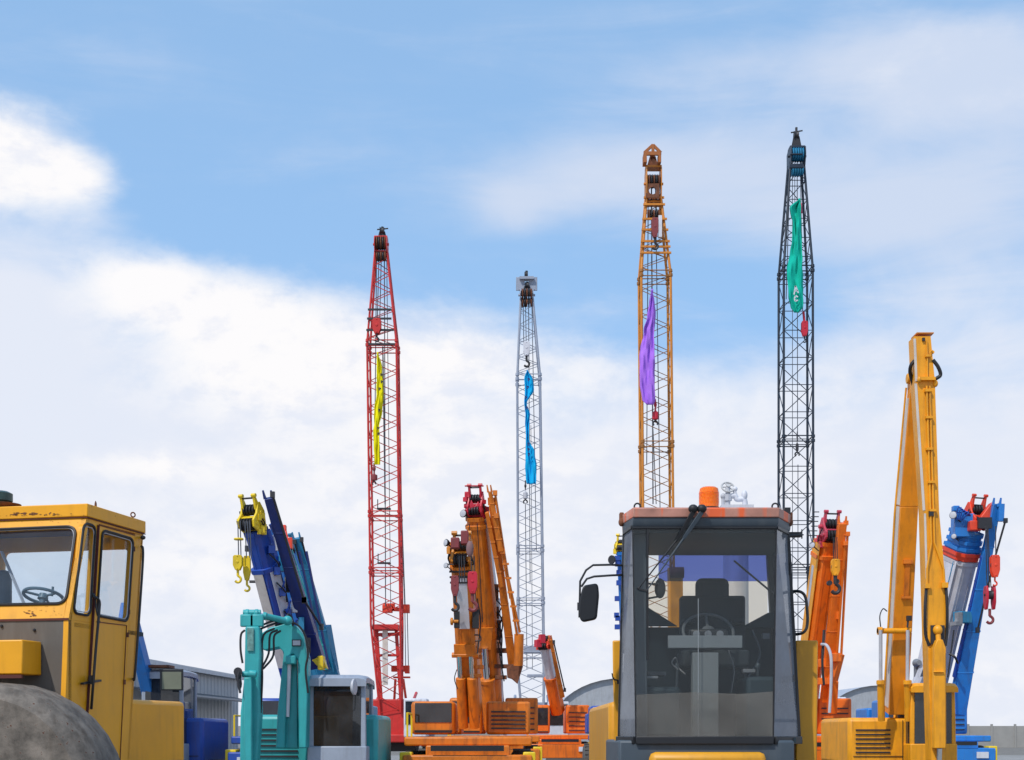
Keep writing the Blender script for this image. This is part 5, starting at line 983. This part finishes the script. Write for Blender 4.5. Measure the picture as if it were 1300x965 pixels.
m = MB(); m.prism([P(804, 673, Y0 + 0.12), P(821, 673, Y0 + 0.12), P(822, 935, Y0 + 0.12), P(808, 935, Y0 + 0.12)], (0, 0.05, 0)); m.build('inner_pillar', m_slate, rC, bevel=0.006)
m = MB(); m.tube(P(822, 672, Y0 - 0.02), P(822, 838, Y0 - 0.02), 0.009); m.build('hinge_rod', m_blk, rC)
# roof
def offpoly(z, o): return [V((cTL.x + SK - o * 0.4, Yk2 + o, z)), V((cTL.x - o * 0.4, Yc, z)), V((fTL.x, Y0 - o, z)), V((fTR.x + o * 0.3, Y0 - o, z)), V((cTR.x + o * 0.7, Yc, z)), V((cTR.x + SK + o * 0.5, Yk2 + o, z))]
def stack(rings): m = MB(); n_ = len(rings[0]); m.add(sum(rings, []), [(i * n_ + k, i * n_ + (k + 1) % n_, (i + 1) * n_ + (k + 1) % n_, (i + 1) * n_ + k) for i in range(len(rings) - 1) for k in range(n_)] + [tuple(range(n_)), tuple(range((len(rings) - 1) * n_, len(rings) * n_))]); return m
stack([offpoly(zt + 0.002, 0.005), offpoly(zt + 0.035, 0.03), offpoly(zt + 0.08, 0.035)]).build('roof_visor', m_slate, rC, bevel=0.004)
stack([offpoly(zt + 0.081, 0.045), offpoly(zt + 0.15, 0.05), offpoly(zt + 0.158, 0.03)]).build('roof', m_fasc, rC, bevel=0.006)
m = MB(); m.prism(offpoly(zt - 0.03, -0.02), (0, 0, 0.03)); m.build('headliner', m_int, rC)
for x in (809, 984):
    m = MB(); m.ring(P(x, 643, Y0 + 0.3), (0.3, 1, 0), 0.024, 0.007); m.build('lifting_ring', m_blk, rC)
m = MB(); c = P(900, 645, Y0 + 0.35); m.lathe(c, (0, 0, 1), [(0.078, 0), (0.08, 0.03), (0.078, 0.13), (0.072, 0.155), (0.055, 0.165), (0.01, 0.168)], 28)
mbcn = bpy.data.materials.new('amber_lens'); mbcn.use_nodes = True; b_ = mbcn.node_tree.nodes['Principled BSDF']; b_.inputs['Base Color'].default_value = (0.95, 0.20, 0.004, 1); b_.inputs['Roughness'].default_value = 0.15; b_.inputs['Subsurface Weight'].default_value = 0.6; b_.inputs['Subsurface Radius'].default_value = (0.08, 0.03, 0.01)
bo = m.build('beacon', mbcn, rC); m = MB()
for k in range(9): m.ring(c + V((0, 0, 0.03 + 0.011 * k)), (0, 0, 1), 0.079, 0.0022, 28, 4)
m.build('lens_rib', mbcn, bo); m = MB(); m.lathe(c + V((0, 0, -0.02)), (0, 0, 1), [(0.085, 0), (0.085, 0.022)], 24); m.build('beacon_base', m_blk, bo)
for x, Yx in ((789, Yc), (1003, Yc)):
    m = MB(); m.box(P(x, 659, Yx), (0.035, 0.06, 0.1)); m.blob(P(x, 663, Yx - 0.02), (0.025, 0.025, 0.035), 7); m.build('marker_lamp', m_rust, rC, bevel=0.008)
m = MB(); m.box(P(1008, 679, Yc + 0.1), (0.11, 0.05, 0.04)); m.tube(P(1000, 680, Yc), P(1020, 679, Yc + 0.1), 0.006); m.tube(P(1018, 672, Yc + 0.1), P(1018, 684, Yc + 0.1), 0.006); m.box(P(1003, 722, Yc), (0.02, 0.05, 0.1)); m.box(P(999, 652, Yc - 0.02), (0.05, 0.05, 0.09)); m.build('side_indicator', m_blk, rC, bevel=0.006)
# wipers
for k, (x0, y0, x1, y1, x2, y2) in enumerate(((880, 650, 846, 709, 811, 747), (891, 650, 852, 706, 821, 750))):
    m = MB(); p0, p1, p2 = P(x0, y0, Y0 - 0.11), P(x1, y1, Y0 - 0.05), P(x2, y2, Y0 - 0.025)
    m.bar(p0, p0.lerp(p1, 0.6), 0.036, 0.02, 0.024, 0.016, side=V((1, 0, 0.6))); m.tube(p0.lerp(p1, 0.55), p2, 0.008, 0.005); wo_ = m.build('wiper_arm', m_blk if k == 0 else m_slate, rC, bevel=0.004)
    m = MB(); m.blob(P(x0, 646, Y0 - 0.10), (0.038, 0.04, 0.034), 8); m.blob(p2, (0.012, 0.01, 0.014), 6); m.build('wiper_pivot', m_rub, wo_)
m = MB(); m.box(P(822, 790, Y0 - 0.02), (0.014, 0.018, 0.5)); m.bar(P(811, 748, Y0 - 0.03), P(822, 751, Y0 - 0.03), 0.012, 0.012); m.build('wiper_blade', m_rub, rC)
m = MB(); m.bar(P(932, 712, Y0 + 0.5), P(982, 754, Y0 + 0.35), 0.014, 0.014); m.build('gas_strut', m_blk, rC)
m = MB(); m.blob(P(838, 747, Y0 + 0.25), (0.045, 0.015, 0.08), 10); m.tube(P(822, 741, Y0 + 0.15), P(838, 742, Y0 + 0.26), 0.008); m.tube(P(822, 760, Y0 + 0.15), P(838, 757, Y0 + 0.26), 0.008); m.build('inner_mirror', m_blk, rC)
# seat, wheel, console
Ys = Y0 + 0.85
m = MB(); a = P(904, 733, Ys)
m.box(P(904, 757, Ys + 0.05), (0.28, 0.12, 0.3)); m.build('headrest', m_seat, rC, bevel=0.055, seg=4)
m = MB(); m.box(P(904, 795, Ys + 0.04), (0.54, 0.14, 0.50)); m.box(P(904, 838, Ys - 0.2), (0.54, 0.5, 0.14)); m.box(P(872, 790, Ys - 0.05), (0.1, 0.3, 0.05)); m.box(P(934, 790, Ys - 0.05), (0.1, 0.3, 0.05)); m.build('seat', m_seat, rC, bevel=0.04, seg=3)
m = MB(); cW = P(899, 802, Y0 + 0.38); axw = V((0, -0.75, 0.66)); m.ring(cW, axw, 0.20, 0.012, 36, 8); m.lathe(cW, axw, [(0.05, -0.02), (0.05, 0.02), (0.03, 0.03)], 18)
for k in range(3):
    sd, up = perp(axw.normalized()); q = R(90 + 120 * k); m.tube(cW, cW + (sd * math.cos(q) + up * math.sin(q)) * 0.19, 0.01)
m.build('steering_wheel', mat('steering_grey', (0.10, 0.11, 0.12), 0.5), rC)
m = MB(); m.bar(P(848, 815, Y0 + 0.1), P(942, 815, Y0 + 0.1), S(16, Y0), 0.04, side=V((0, 0, 1))); m.build('dash_bar', mat('dash_grey', (0.20, 0.22, 0.235), 0.6), rC, bevel=0.004)
m = MB(); m.bar(P(894.5, 935, Y0 + 0.14), P(894.5, 829, Y0 + 0.14), S(33, Y0), 0.12, side=V((1, 0, 0))); m.build('steering_column', mat('column_grey', (0.19, 0.205, 0.21), 0.65), rC, bevel=0.004)
m = MB(); m.tube(P(886.5, 760, Y0 + 0.03), P(886.5, 935, Y0 + 0.03), 0.003); m.build('whip_wire', m_lgrey, rC)
m = MB(); m.box(P(832, 856, Y0 + 0.5), (0.14, 0.3, 0.03)); m.build('armrest', m_slate, rC)
for x in (858, 945, 960):
    m = MB(); m.tube(P(x, 900, Y0 + 0.5), P(x + 2, 850, Y0 + 0.45), 0.01); m.blob(P(x + 2, 846, Y0 + 0.45), (0.02, 0.02, 0.03), 7); m.build('control_lever', m_slate, rC)
m = MB(); m.box(P(835, 905, Y0 + 0.5), (0.3, 0.6, 0.4)); m.box(P(960, 900, Y0 + 0.5), (0.25, 0.6, 0.5)); m.build('console', m_int, rC, bevel=0.03)
m = MB(); m.bar(P(987, 864, Y0 + 0.1), P(1008, 861, Yc - 0.03), 0.05, 0.02, side=V((0, 0, 1))); m.build('door_handle', m_blk, rC)
m = MB(); m.box(P(899, 806, Y0 + 0.2), (0.3, 0.08, 0.09)); gp = m.build('instrument_panel', m_blk, rC, bevel=0.02)
for k in range(3): m = MB(); m.lathe(P(884 + 15 * k, 805, Y0 + 0.155), (0, -1, 0), [(0.028, 0), (0.028, 0.006), (0.02, 0.008)], 16); m.build('gauge', m_slt, gp)
m = MB(); m.path([P(861, 850, Y0 + 0.3), P(853, 842, Y0 + 0.3), P(858, 835, Y0 + 0.3), P(862, 848, Y0 + 0.35), P(870, 856, Y0 + 0.3)], 0.006); m.path([P(925, 826, Y0 + 0.2), P(932, 850, Y0 + 0.25), P(928, 880, Y0 + 0.3)], 0.006); m.path([P(955, 800, Yk2 - 0.15), P(965, 830, Yk2 - 0.2), P(950, 860, Yk2 - 0.3)], 0.008); m.build('loose_cable', m_slt, rC)
m = MB(); m.box(P(826, 860, Y0 + 0.2), (0.12, 0.02, 0.02)); m.box(P(950, 852, Y0 + 0.45), (0.1, 0.1, 0.03)); m.box(P(972, 808, Y0 + 0.9), (0.06, 0.05, 0.05)); m.build('switch_box', m_slt, rC, bevel=0.004)
m = MB(); m.prism([P(808, 940, Y0 - 0.006), P(981, 940, Y0 - 0.006), P(981, 878, Y0 - 0.006), P(940, 881, Y0 - 0.006), P(880, 879, Y0 - 0.006), P(808, 882, Y0 - 0.006)], (0, 0.002, 0)); m.build('dust_line', glass('dust_film', (0.95, 0.95, 0.95), 0.0, 0.25, (0.3, 0.28, 0.25)), rC, smooth=False)
# outside mirror left
m = MB(); Ym = Y0 + 0.1
m.path([P(790, 718, Yc), P(776, 717, Ym), P(753, 717.5, Ym), P(744, 724, Ym), P(736.5, 738, Ym), P(736, 760, Ym), P(735.5, 784, Ym)], 0.0085, 8, smooth=False); m.path([P(790, 730, Yc), P(776, 730.5, Ym), P(754, 732, Ym), P(745, 735, Ym), P(738, 745, Ym)], 0.0085, 8, smooth=False); mo = m.build('mirror_bracket', m_blk, rC)
m = MB(); m.prism(rounded([P(740, 743, Ym - 0.02), P(758.5, 740, Ym + 0.02), P(760, 755, Ym + 0.02), P(757, 786, Ym + 0.02), P(738, 790, Ym - 0.02), P(734, 780, Ym - 0.02), P(735.5, 760, Ym - 0.02)], 0.03, 4), (0.01, 0.06, 0)); m.build('mirror_housing', m_blk, mo, bevel=0.015, seg=3)
m = MB(); m.box(P(734.5, 770, Ym), (0.02, 0.03, 0.06)); m.build('mirror_clamp', m_steel, mo)
m = MB(); m.path([P(1003, 751, Yc + 0.1), P(1015, 751, Yc), P(1022, 757, Yc), P(1024.5, 772, Yc), P(1025, 792, Yc), P(1020, 803, Yc), P(1006, 806, Yc + 0.1)], 0.012, 8); m.build('grab_handle', m_blk, rC)
# side tanks, body
m = MB(); m.hexa([P(776, 980, Y0 + 0.5), P(1, 1, 1), P(1, 1, 1), P(1, 1, 1)] * 2) if False else None
m = MB(); m.prism([P(777.5, 813, Yc + 0.22), P(790, 813, Yc + 0.22), P(792, 985, Yc + 0.22), P(781, 985, Yc + 0.22), P(778, 850, Yc + 0.22)], (0.09, 1.0, 0)); m.build('fender', m_och, rC, bevel=0.012)
m = MB(); m.prism([P(1010, 813, Yc + 0.22), P(1038.5, 813, Yc + 0.22), P(1037, 985, Yc + 0.22), P(1010, 985, Yc + 0.22)], (0.09, 1.0, 0)); m.build('fender', m_och, rC, bevel=0.012)
m = MB(); m.path([P(777, 855, Yc + 0.2), P(779, 862, Yc + 0.18), P(785, 864, Yc + 0.18)], 0.006); m.box(P(785, 866, Yc + 0.2), (0.02, 0.02, 0.03)); m.build('cable', m_rub, rC)
xc = P(897, 900, Y0).x
m = MB(); m.box((xc, Y0 + 0.75, 1.32), (1.36, 1.5, 0.44)); m.build('cab_base', m_slate, rC, bevel=0.02)
m = MB(); m.box((xc, Y0 - 0.05, 1.3), (0.9, 0.1, 0.3)); m.box((xc, Y0 + 3.2, 1.5), (1.3, 3.2, 0.75)); m.build('engine_hood', m_och, rC, bevel=0.05)
m = MB(); m.box((xc, Y0 + 1.6, 0.85), (0.9, 5.6, 0.5)); m.build('chassis', m_steel, rC, bevel=0.02)
for sx in (-1, 1):
    for yy in (Y0 - 0.7, Y0 + 3.4): wheel(rC, (xc + sx * 0.95, yy, 0.66), 0.66, 0.5, m_och)
m = MB(); m.tube((xc - 0.4, Y0 - 0.9, 0.9), (xc - 0.4, Y0, 1.1), 0.06); m.tube((xc + 0.4, Y0 - 0.9, 0.9), (xc + 0.4, Y0, 1.1), 0.06); m.build('lift_arm', m_och, rC)

# valve machine top behind loader cab
Yv = 16; vb = P(930, 660, Yv)
rV = thing('valve_assembly', 'white cast handwheel and valve standing behind the loader cab roof', 'valve', (vb.x, Yv, 0))
m = MB(); cv = P(924, 618.5, Yv); m.ring(cv, (0.1, -1, 0.7), S(8, Yv), 0.011, 24, 6)
for k in range(5):
    sd, up = perp(V((0.1, -1, 0.7)).normalized()); q = 2 * math.pi * k / 5; m.tube(cv, cv + (sd * math.cos(q) + up * math.sin(q)) * S(8, Yv), 0.008)
m.lathe(cv, (0.1, -1, 0.7), [(0.022, -0.02), (0.022, 0.03)], 12); m.build('handwheel', m_pale, rV)
m = MB(); m.tube(cv, P(924, 660, Yv), 0.028, n=12); m.tube(P(918, 632, Yv), P(918, 650, Yv), 0.02); m.blob(P(918, 630, Yv), (0.03, 0.03, 0.035), 7); m.tube(P(924, 628, Yv), P(924, 636, Yv), 0.045)
m.build('stem', m_lgrey, rV)
m = MB(); m.path([P(924, 630, Yv), P(933, 630, Yv), P(936, 634, Yv), P(944, 634, Yv), P(946, 640, Yv), P(946, 655, Yv)], 0.03, 10); m.blob(P(945, 629, Yv), (0.035, 0.04, 0.06), 8); m.tube(P(932, 622, Yv), P(935, 632, Yv), 0.02); m.blob(P(933, 621, Yv), (0.03, 0.03, 0.03), 7); m.build('valve_body', m_wht, rV)
m = MB(); m.tube(P(934, 655, Yv), V((vb.x + 0.05, Yv, 0.3)), 0.14, n=18); m.lathe((vb.x + 0.05, Yv, 0.0), (0, 0, 1), [(0.4, 0), (0.4, 0.3)], 20); m.box(P(934, 650, Yv), (0.36, 0.3, 0.12)); m.build('stand_pipe', m_wht, rV)

# ------------------------------------------------------------------ yellow cab at left
m_cy = mat('weathered_cab_yellow', (0.80, 0.355, 0.004), 0.42, var=0.10, scale=1.6, dirt=0.22, dirtc=(0.35, 0.13, 0.01))
def rust_patch_paint():
    """cab paint with chipped rust blotches along the roof fascia and under the windscreen"""
    m = mat('chipped_cab_yellow', (0.80, 0.355, 0.004), 0.45, var=0.10, scale=1.6, dirt=0.25, dirtc=(0.35, 0.13, 0.01), rust=0.45); return m
m_cyr = rust_patch_paint()
YC = 13.0; fw = V((-0.217, -0.976, 0)); rt = V((0.976, -0.217, 0))
C0 = P(110, 656, YC); sp = lambda x, y, o=0.0: onplane(x, y, C0 + rt * o, rt)
C1 = sp(87, 786); wn = rt.cross(C1 - C0).normalized()
if wn.dot(fw) < 0: wn = -wn
wp = lambda x, y, o=0.0: onplane(x, y, C0 + wn * o, wn)
lp = lambda x, y, o=0.0: onplane(x, y, C1 + fw * o, fw)
rK = thing('yellow_machine', 'old yellow road machine with a square rust chipped cab at far left', 'construction machine', (C0.x - 0.6, YC + 0.4, 0))
th = -rt * 0.05
W_ = 1.62; CL = lambda p: p - rt * W_
# side wall
qa, qb, qc, qd = sp(110, 656), sp(125.5, 660.5), sp(117.6, 791), sp(87, 786)
qw = rounded([sp(106, 664), sp(120.5, 668), sp(113.5, 782), sp(92.5, 778)], 0.075, 6)
m = MB(); m.frame([qa, qb, qc, qd], qw, th); m.build('side_wall', m_cy, rK, smooth=False)
m = MB(); m.prism([qd, qc, sp(106, 975), sp(80, 975)], th); m.build('side_wall', m_cy, rK, bevel=0.004)
m = MB(); m.prism([qb, sp(182, 676), sp(181.7, 680), sp(125.3, 665)], th); m.build('side_wall', m_cy, rK)
m = MB(); m.prism([sp(171.8, 677.5), sp(181.8, 680.2), sp(163.5, 975), sp(151.5, 975)], th); m.build('rear_post', m_cy, rK, bevel=0.004)
dr = [sp(126, 666.5, 0.012), sp(171.2, 679, 0.012), sp(151.4, 975, 0.012), sp(107.4, 975, 0.012)]
dw = rounded([sp(129.5, 673, 0.012), sp(168.5, 684.5, 0.012), sp(161.5, 789, 0.012), sp(122.5, 781.5, 0.012)], 0.07, 6)
m = MB(); m.frame(dr, dw, th); door = m.build('door', m_cy, rK, smooth=False)
def gasket(par, pts, r, mt=m_rub, name='gasket', off=V((0, 0, 0))): m = MB(); q = [p + off for p in pts]; m.path(q + [q[0], q[1]], r, 6, smooth=False); return m.build(name, mt, par)
def gl(par, pts, off, nm='window', mt=None): m = MB(); m.prism([p + off for p in pts], off.normalized() * 0.004); return m.build(nm, mt or m_glass, par, smooth=False)
g = gl(door, dw, -rt * 0.02); gasket(g, dw, 0.013, off=rt * 0.006); gasket(g, [p + (sum(dw, V()) / len(dw) - p) * 0.045 for p in dw], 0.005, m_lgrey, 'trim')
g = gl(rK, qw, -rt * 0.02, 'quarter_window'); gasket(g, qw, 0.013, off=rt * 0.006); gasket(g, [p + (sum(qw, V()) / len(qw) - p) * 0.06 for p in qw], 0.005, m_lgrey, 'trim')
m = MB(); m.bar(sp(125.2, 667, 0.012), sp(106.7, 975, 0.012), 0.012, 0.022); m.build('door_seal', mat('maroon_seal', (0.09, 0.015, 0.012), 0.7), door)
m = MB(); m.bar(sp(122.5, 789.5, 0.016), sp(160.5, 794, 0.016), 0.006, 0.008); m.bar(sp(160.8, 794, 0.016), sp(152, 975, 0.016), 0.006, 0.008); m.bar(sp(126, 666.5, 0.016), sp(171.5, 679.5, 0.016), 0.008, 0.01); m.build('door_groove', m_rust, door)
for x, y in ((170, 697), (163.6, 777), (162, 806), (158, 866)): m = MB(); m.tube(sp(x, y - 3, 0.02), sp(x, y + 3, 0.02), 0.014); m.build('hinge', m_rust, door)
m = MB(); m.bar(sp(104, 868, 0.03), sp(127, 864, 0.03), 0.02, 0.035, side=V((0, 0, 1))); m.box(sp(116, 863, 0.05), (0.04, 0.04, 0.08)); m.tube(sp(126.7, 789.5, 0.015), sp(126.7, 789.5, 0.03), 0.008); m.build('handle', m_blk, door, bevel=0.005)
m = MB(); m.path([sp(118, 756, 0.02), sp(121, 758, 0.07), sp(126, 763, 0.09), sp(126, 775, 0.09), sp(122, 820, 0.09), sp(118, 872, 0.08), sp(116, 900, 0.03)], 0.013, 8); m.path([sp(121, 759, 0.06), sp(122, 772, 0.06), sp(124, 782, 0.08)], 0.008, 6); m.blob(sp(118, 755.5, 0.03), (0.018, 0.018, 0.02), 7); m.build('grab_rail', m_blk, rK)
m = MB(); m.path([sp(179.5, 694, 0.02), sp(181.5, 697, 0.06), sp(181, 720, 0.07), sp(175.5, 800, 0.07), sp(171, 858, 0.06), sp(169, 862, 0.01)], 0.012, 8); m.blob(sp(181.5, 682.5, 0.06), (0.026, 0.026, 0.022), 7); m.tube(sp(180, 682.5, 0.0), sp(183, 682.5, 0.06), 0.012); m.build('grab_rail', m_blk, rK)
# front
fl = C0 - rt * W_; fl1 = C1 - rt * W_
xw = [wp(97, 670), wp(85, 766)]
scr = rounded([wp(97.5, 668.5), wp(84, 766.5), xw[1] - rt * (W_ - 0.22), xw[0] - rt * (W_ - 0.12)], 0.10, 6)
m = MB(); m.frame([C0, C1, fl1, fl], scr, -wn * 0.05); m.build('windscreen_frame', m_cyr, rK, smooth=False)
g = gl(rK, scr, -wn * 0.02, 'windscreen'); gasket(g, scr, 0.014, off=wn * 0.006); gasket(g, [p + (sum(scr, V()) / len(scr) - p) * 0.022 for p in scr], 0.006, m_lgrey, 'trim')
z_low = sp(80, 975).z; m_drab = mat('drab_panel', (0.115, 0.10, 0.085), 0.7, dirt=0.4, dirtc=(0.2, 0.19, 0.17))
lowR = V((C1.x, C1.y, z_low)); m = MB(); m.prism([C1 - rt * 0.0 - V((0, 0, 0.004)), lowR, lowR - rt * W_, fl1 - V((0, 0, 0.004))], -fw * 0.05); m.build('front_panel', m_drab, rK)
m = MB(); m.bar(C1 + fw * 0.004, fl1 + fw * 0.004, 0.012, 0.02); m.build('front_trim', m_dkm, rK)
for x, y in ((2.5, 795), (44, 800), (40, 829)): m = MB(); m.lathe(lp(x, y), fw, [(0.014, 0), (0.014, 0.012), (0.008, 0.02)], 10); m.build('bolt', m_steel, rK)
# roof
o_ = 0.018; r0 = [C0 + fw * o_ + rt * o_, sp(182, 676) + rt * o_ - fw * o_]; r0[1].z = C0.z
r0 += [r0[1] - rt * (W_ + 2 * o_), r0[0] - rt * (W_ + 2 * o_)]
hz_ = S(16.5, YC); m = MB(); m.prism(r0, (0, 0, hz_)); m.build('roof', m_cyr, rK, bevel=0.008)
m = MB(); m.prism([p + V((0, 0, -0.012)) for p in r0], (0, 0, 0.008)); m.build('drip_rail', m_dkm, rK)
m = MB(); m.lathe(r0[0].lerp(r0[1], 0.14) + V((-0.02, 0.05, hz_)), (0, 0, 1), [(0.012, 0), (0.01, 0.035), (0.003, 0.055)], 8); m.build('roof_stud', m_rust, rK)
m = MB(); m.ring(r0[0].lerp(r0[1], 0.82) + V((-0.03, 0, hz_ + 0.035)), (0.6, -0.8, 0), 0.022, 0.007); m.build('lifting_ring', m_rust, rK)
pc = P(2, 640, YC + 0.35); m = MB(); m.lathe(V((pc.x, pc.y, r0[0].z + hz_)), (0, 0, 1), [(0.10, 0), (0.17, 0.035), (0.18, 0.05), (0.12, 0.06)], 24); bb = m.build('roof_vent', m_rust, rK)
m = MB(); m.lathe(V((pc.x - 0.02, pc.y, r0[0].z + hz_ + 0.06)), (0, 0, 1), [(0.10, 0), (0.12, 0.02), (0.12, 0.09), (0.08, 0.11)], 20); m.build('vent_cap', mat('weathered_green_cap', (0.03, 0.07, 0.06), 0.4, var=0.5, scale=12), bb)
# back and left walls with openings
bk = sp(182, 676); bk = V((bk.x, bk.y, C0.z)); bkb = V((sp(163.5, 975).x, sp(163.5, 975).y, z_low))
bl, blb = bk - rt * W_, bkb - rt * W_
def lerp4(A, B, C, D, u, v): return A.lerp(B, u).lerp(D.lerp(C, u), v)
hole = rounded([lerp4(bk, bl, blb, bkb, u, v) for u, v in ((0.08, 0.07), (0.92, 0.07), (0.92, 0.43), (0.08, 0.43))], 0.06)
m = MB(); m.frame([bk, bl, blb, bkb], hole, fw * 0.04); m.build('rear_wall', m_cy, rK, smooth=False); gl(rK, hole, fw * 0.02, 'rear_window')
A, B, C, D = fl, bl, blb, lowR - rt * W_; hole = rounded([lerp4(fl, bl, blb, fl1, 0.10, 0.1), lerp4(fl, bl, blb, fl1, 0.9, 0.06), lerp4(fl, bl, blb, D, 0.9, 0.42), lerp4(fl, bl, blb, D, 0.1, 0.42)], 0.06)
m = MB(); m.frame([fl, bl, blb, D], hole, rt * 0.04); m.build('side_wall', m_cy, rK, smooth=False); gl(rK, hole, rt * 0.02, 'side_window')
m = MB(); cw_ = lp(54, 762) - fw * 0.45; cw_ = P(55, 757, YC + 0.3); ax = (-fw * 0.35 + V((0, 0, 1))).normalized(); m.ring(cw_, ax, S(25, YC), 0.016, 30, 8); m.tube(cw_, cw_ - ax * 0.6, 0.03); m.lathe(cw_, ax, [(0.05, -0.03), (0.04, 0.02)], 14)
for k in range(3):
    sd, up = perp(ax); q = R(20 + 120 * k); m.tube(cw_, cw_ + (sd * math.cos(q) + up * math.sin(q)) * S(25, YC), 0.012)
m.tube(cw_ + V((0.08, 0, 0)), cw_ + V((0.09, 0, 0.09)), 0.012); m.build('steering_wheel', mat('wheel_bluegrey', (0.10, 0.16, 0.20), 0.4), rK)
m = MB(); m.box(P(-12, 757, YC + 0.75), (0.4, 0.14, 0.5)); m.box(P(-12, 800, YC + 0.55), (0.4, 0.4, 0.12)); m.build('seat', m_slate, rK, bevel=0.05)
m = MB(); m.bar(P(2, 700, YC + 0.5), P(32, 770, YC + 0.3), 0.03, 0.012); m.build('sun_strut', m_lgrey, rK)
pb = (C1 + fl1) / 2; m = MB(); fl_c = (C0 + bk + fl + bl) / 4; m.prism([V((q.x, q.y, lp(40, 790).z)) for q in (C1 - fw * 0.1, bk, bl, fl1 - fw * 0.1)], (0, 0, -0.04)); m.build('cab_floor', m_int, rK)
# yellow box, wheel, hood ahead
m = MB(); b1, b2 = lp(28.5, 812, 0.32), lp(28.5, 856, 0.32)
q = [b2, b2 - rt * 1.0, b2 - rt * 1.0 - fw * 0.31, b2 - fw * 0.31]; h_ = b1.z - b2.z; m.prism(q, (0, 0, h_)); m.build('tool_box', m_cy, rK, bevel=0.012)
m = MB(); m.bar(b2 - V((0, 0, 0.02)), b2 - rt * 1.0 - V((0, 0, 0.02)), 0.03, 0.03); m.build('box_skirt', m_dkm, rK)
wc = lp(18, 867.5, 0.45); wheel(rK, V((wc.x - 0.05, wc.y - 0.1, wc.z - 0.98)), 0.98, 0.9, m_cy, axis=tuple(fw.lerp(rt, 0.12).normalized()), tread=False, tm=mat('worn_drum_steel', (0.17, 0.145, 0.12), 0.7, metal=0.3, var=0.6, scale=6, dirt=0.8, dirtc=(0.07, 0.05, 0.035), bump=0.5, rust=0.5)); 
wheel(rK, V((wc.x - 0.05, wc.y + 3.4, 0.8)), 0.8, 0.5, m_cy, axis=tuple(rt))
m = MB(); cch = (C0 + bl) / 2; m.box((cch.x, cch.y, 0.95), (1.3, 2.6, 0.6), rz=math.atan2(rt.y, rt.x)); m.build('chassis', m_steel, rK, bevel=0.03)
m = MB(); m.box((cch.x, cch.y + 1.7, 1.6), (1.3, 1.9, 0.7), rz=math.atan2(rt.y, rt.x)); m.build('engine_hood', m_cy, rK, bevel=0.05)

# rust chips where the cab paint has flaked
def chips(name, fn, x0, x1, y0, y1, n, sz, off):
    rr = random.Random(len(name) + n); m = MB()
    for k in range(n):
        cx, cy = rr.uniform(x0, x1), rr.uniform(y0, y1); q = rr.randint(6, 9); a = rr.uniform(0.3, 1) * sz
        m.prism([fn(cx + a * 1.9 * rr.uniform(0.5, 1.1) * math.cos(2 * math.pi * j / q), cy + a * 0.55 * rr.uniform(0.5, 1.2) * math.sin(2 * math.pi * j / q), off) for j in range(q)], fw * 0.0012)
    return m.build(name, m_rust, rK, smooth=False)
rp = lambda x, y, o: onplane(x, y, r0[0] + fw * o, fw)
chips('rust_patch', rp, 14, 50, 651, 653.5, 18, 2.0, 0.002); chips('rust_patch', rp, 50, 92, 652, 654, 12, 1.1, 0.002); chips('rust_patch', rp, -60, 108, 654, 655, 26, 0.8, 0.002)
chips('rust_patch', wp, 29, 45, 775, 783, 16, 1.5, 0.003); chips('rust_patch', wp, 40, 78, 769, 783, 16, 0.6, 0.003); chips('rust_patch', wp, -40, 100, 660, 664, 16, 0.5, 0.003)
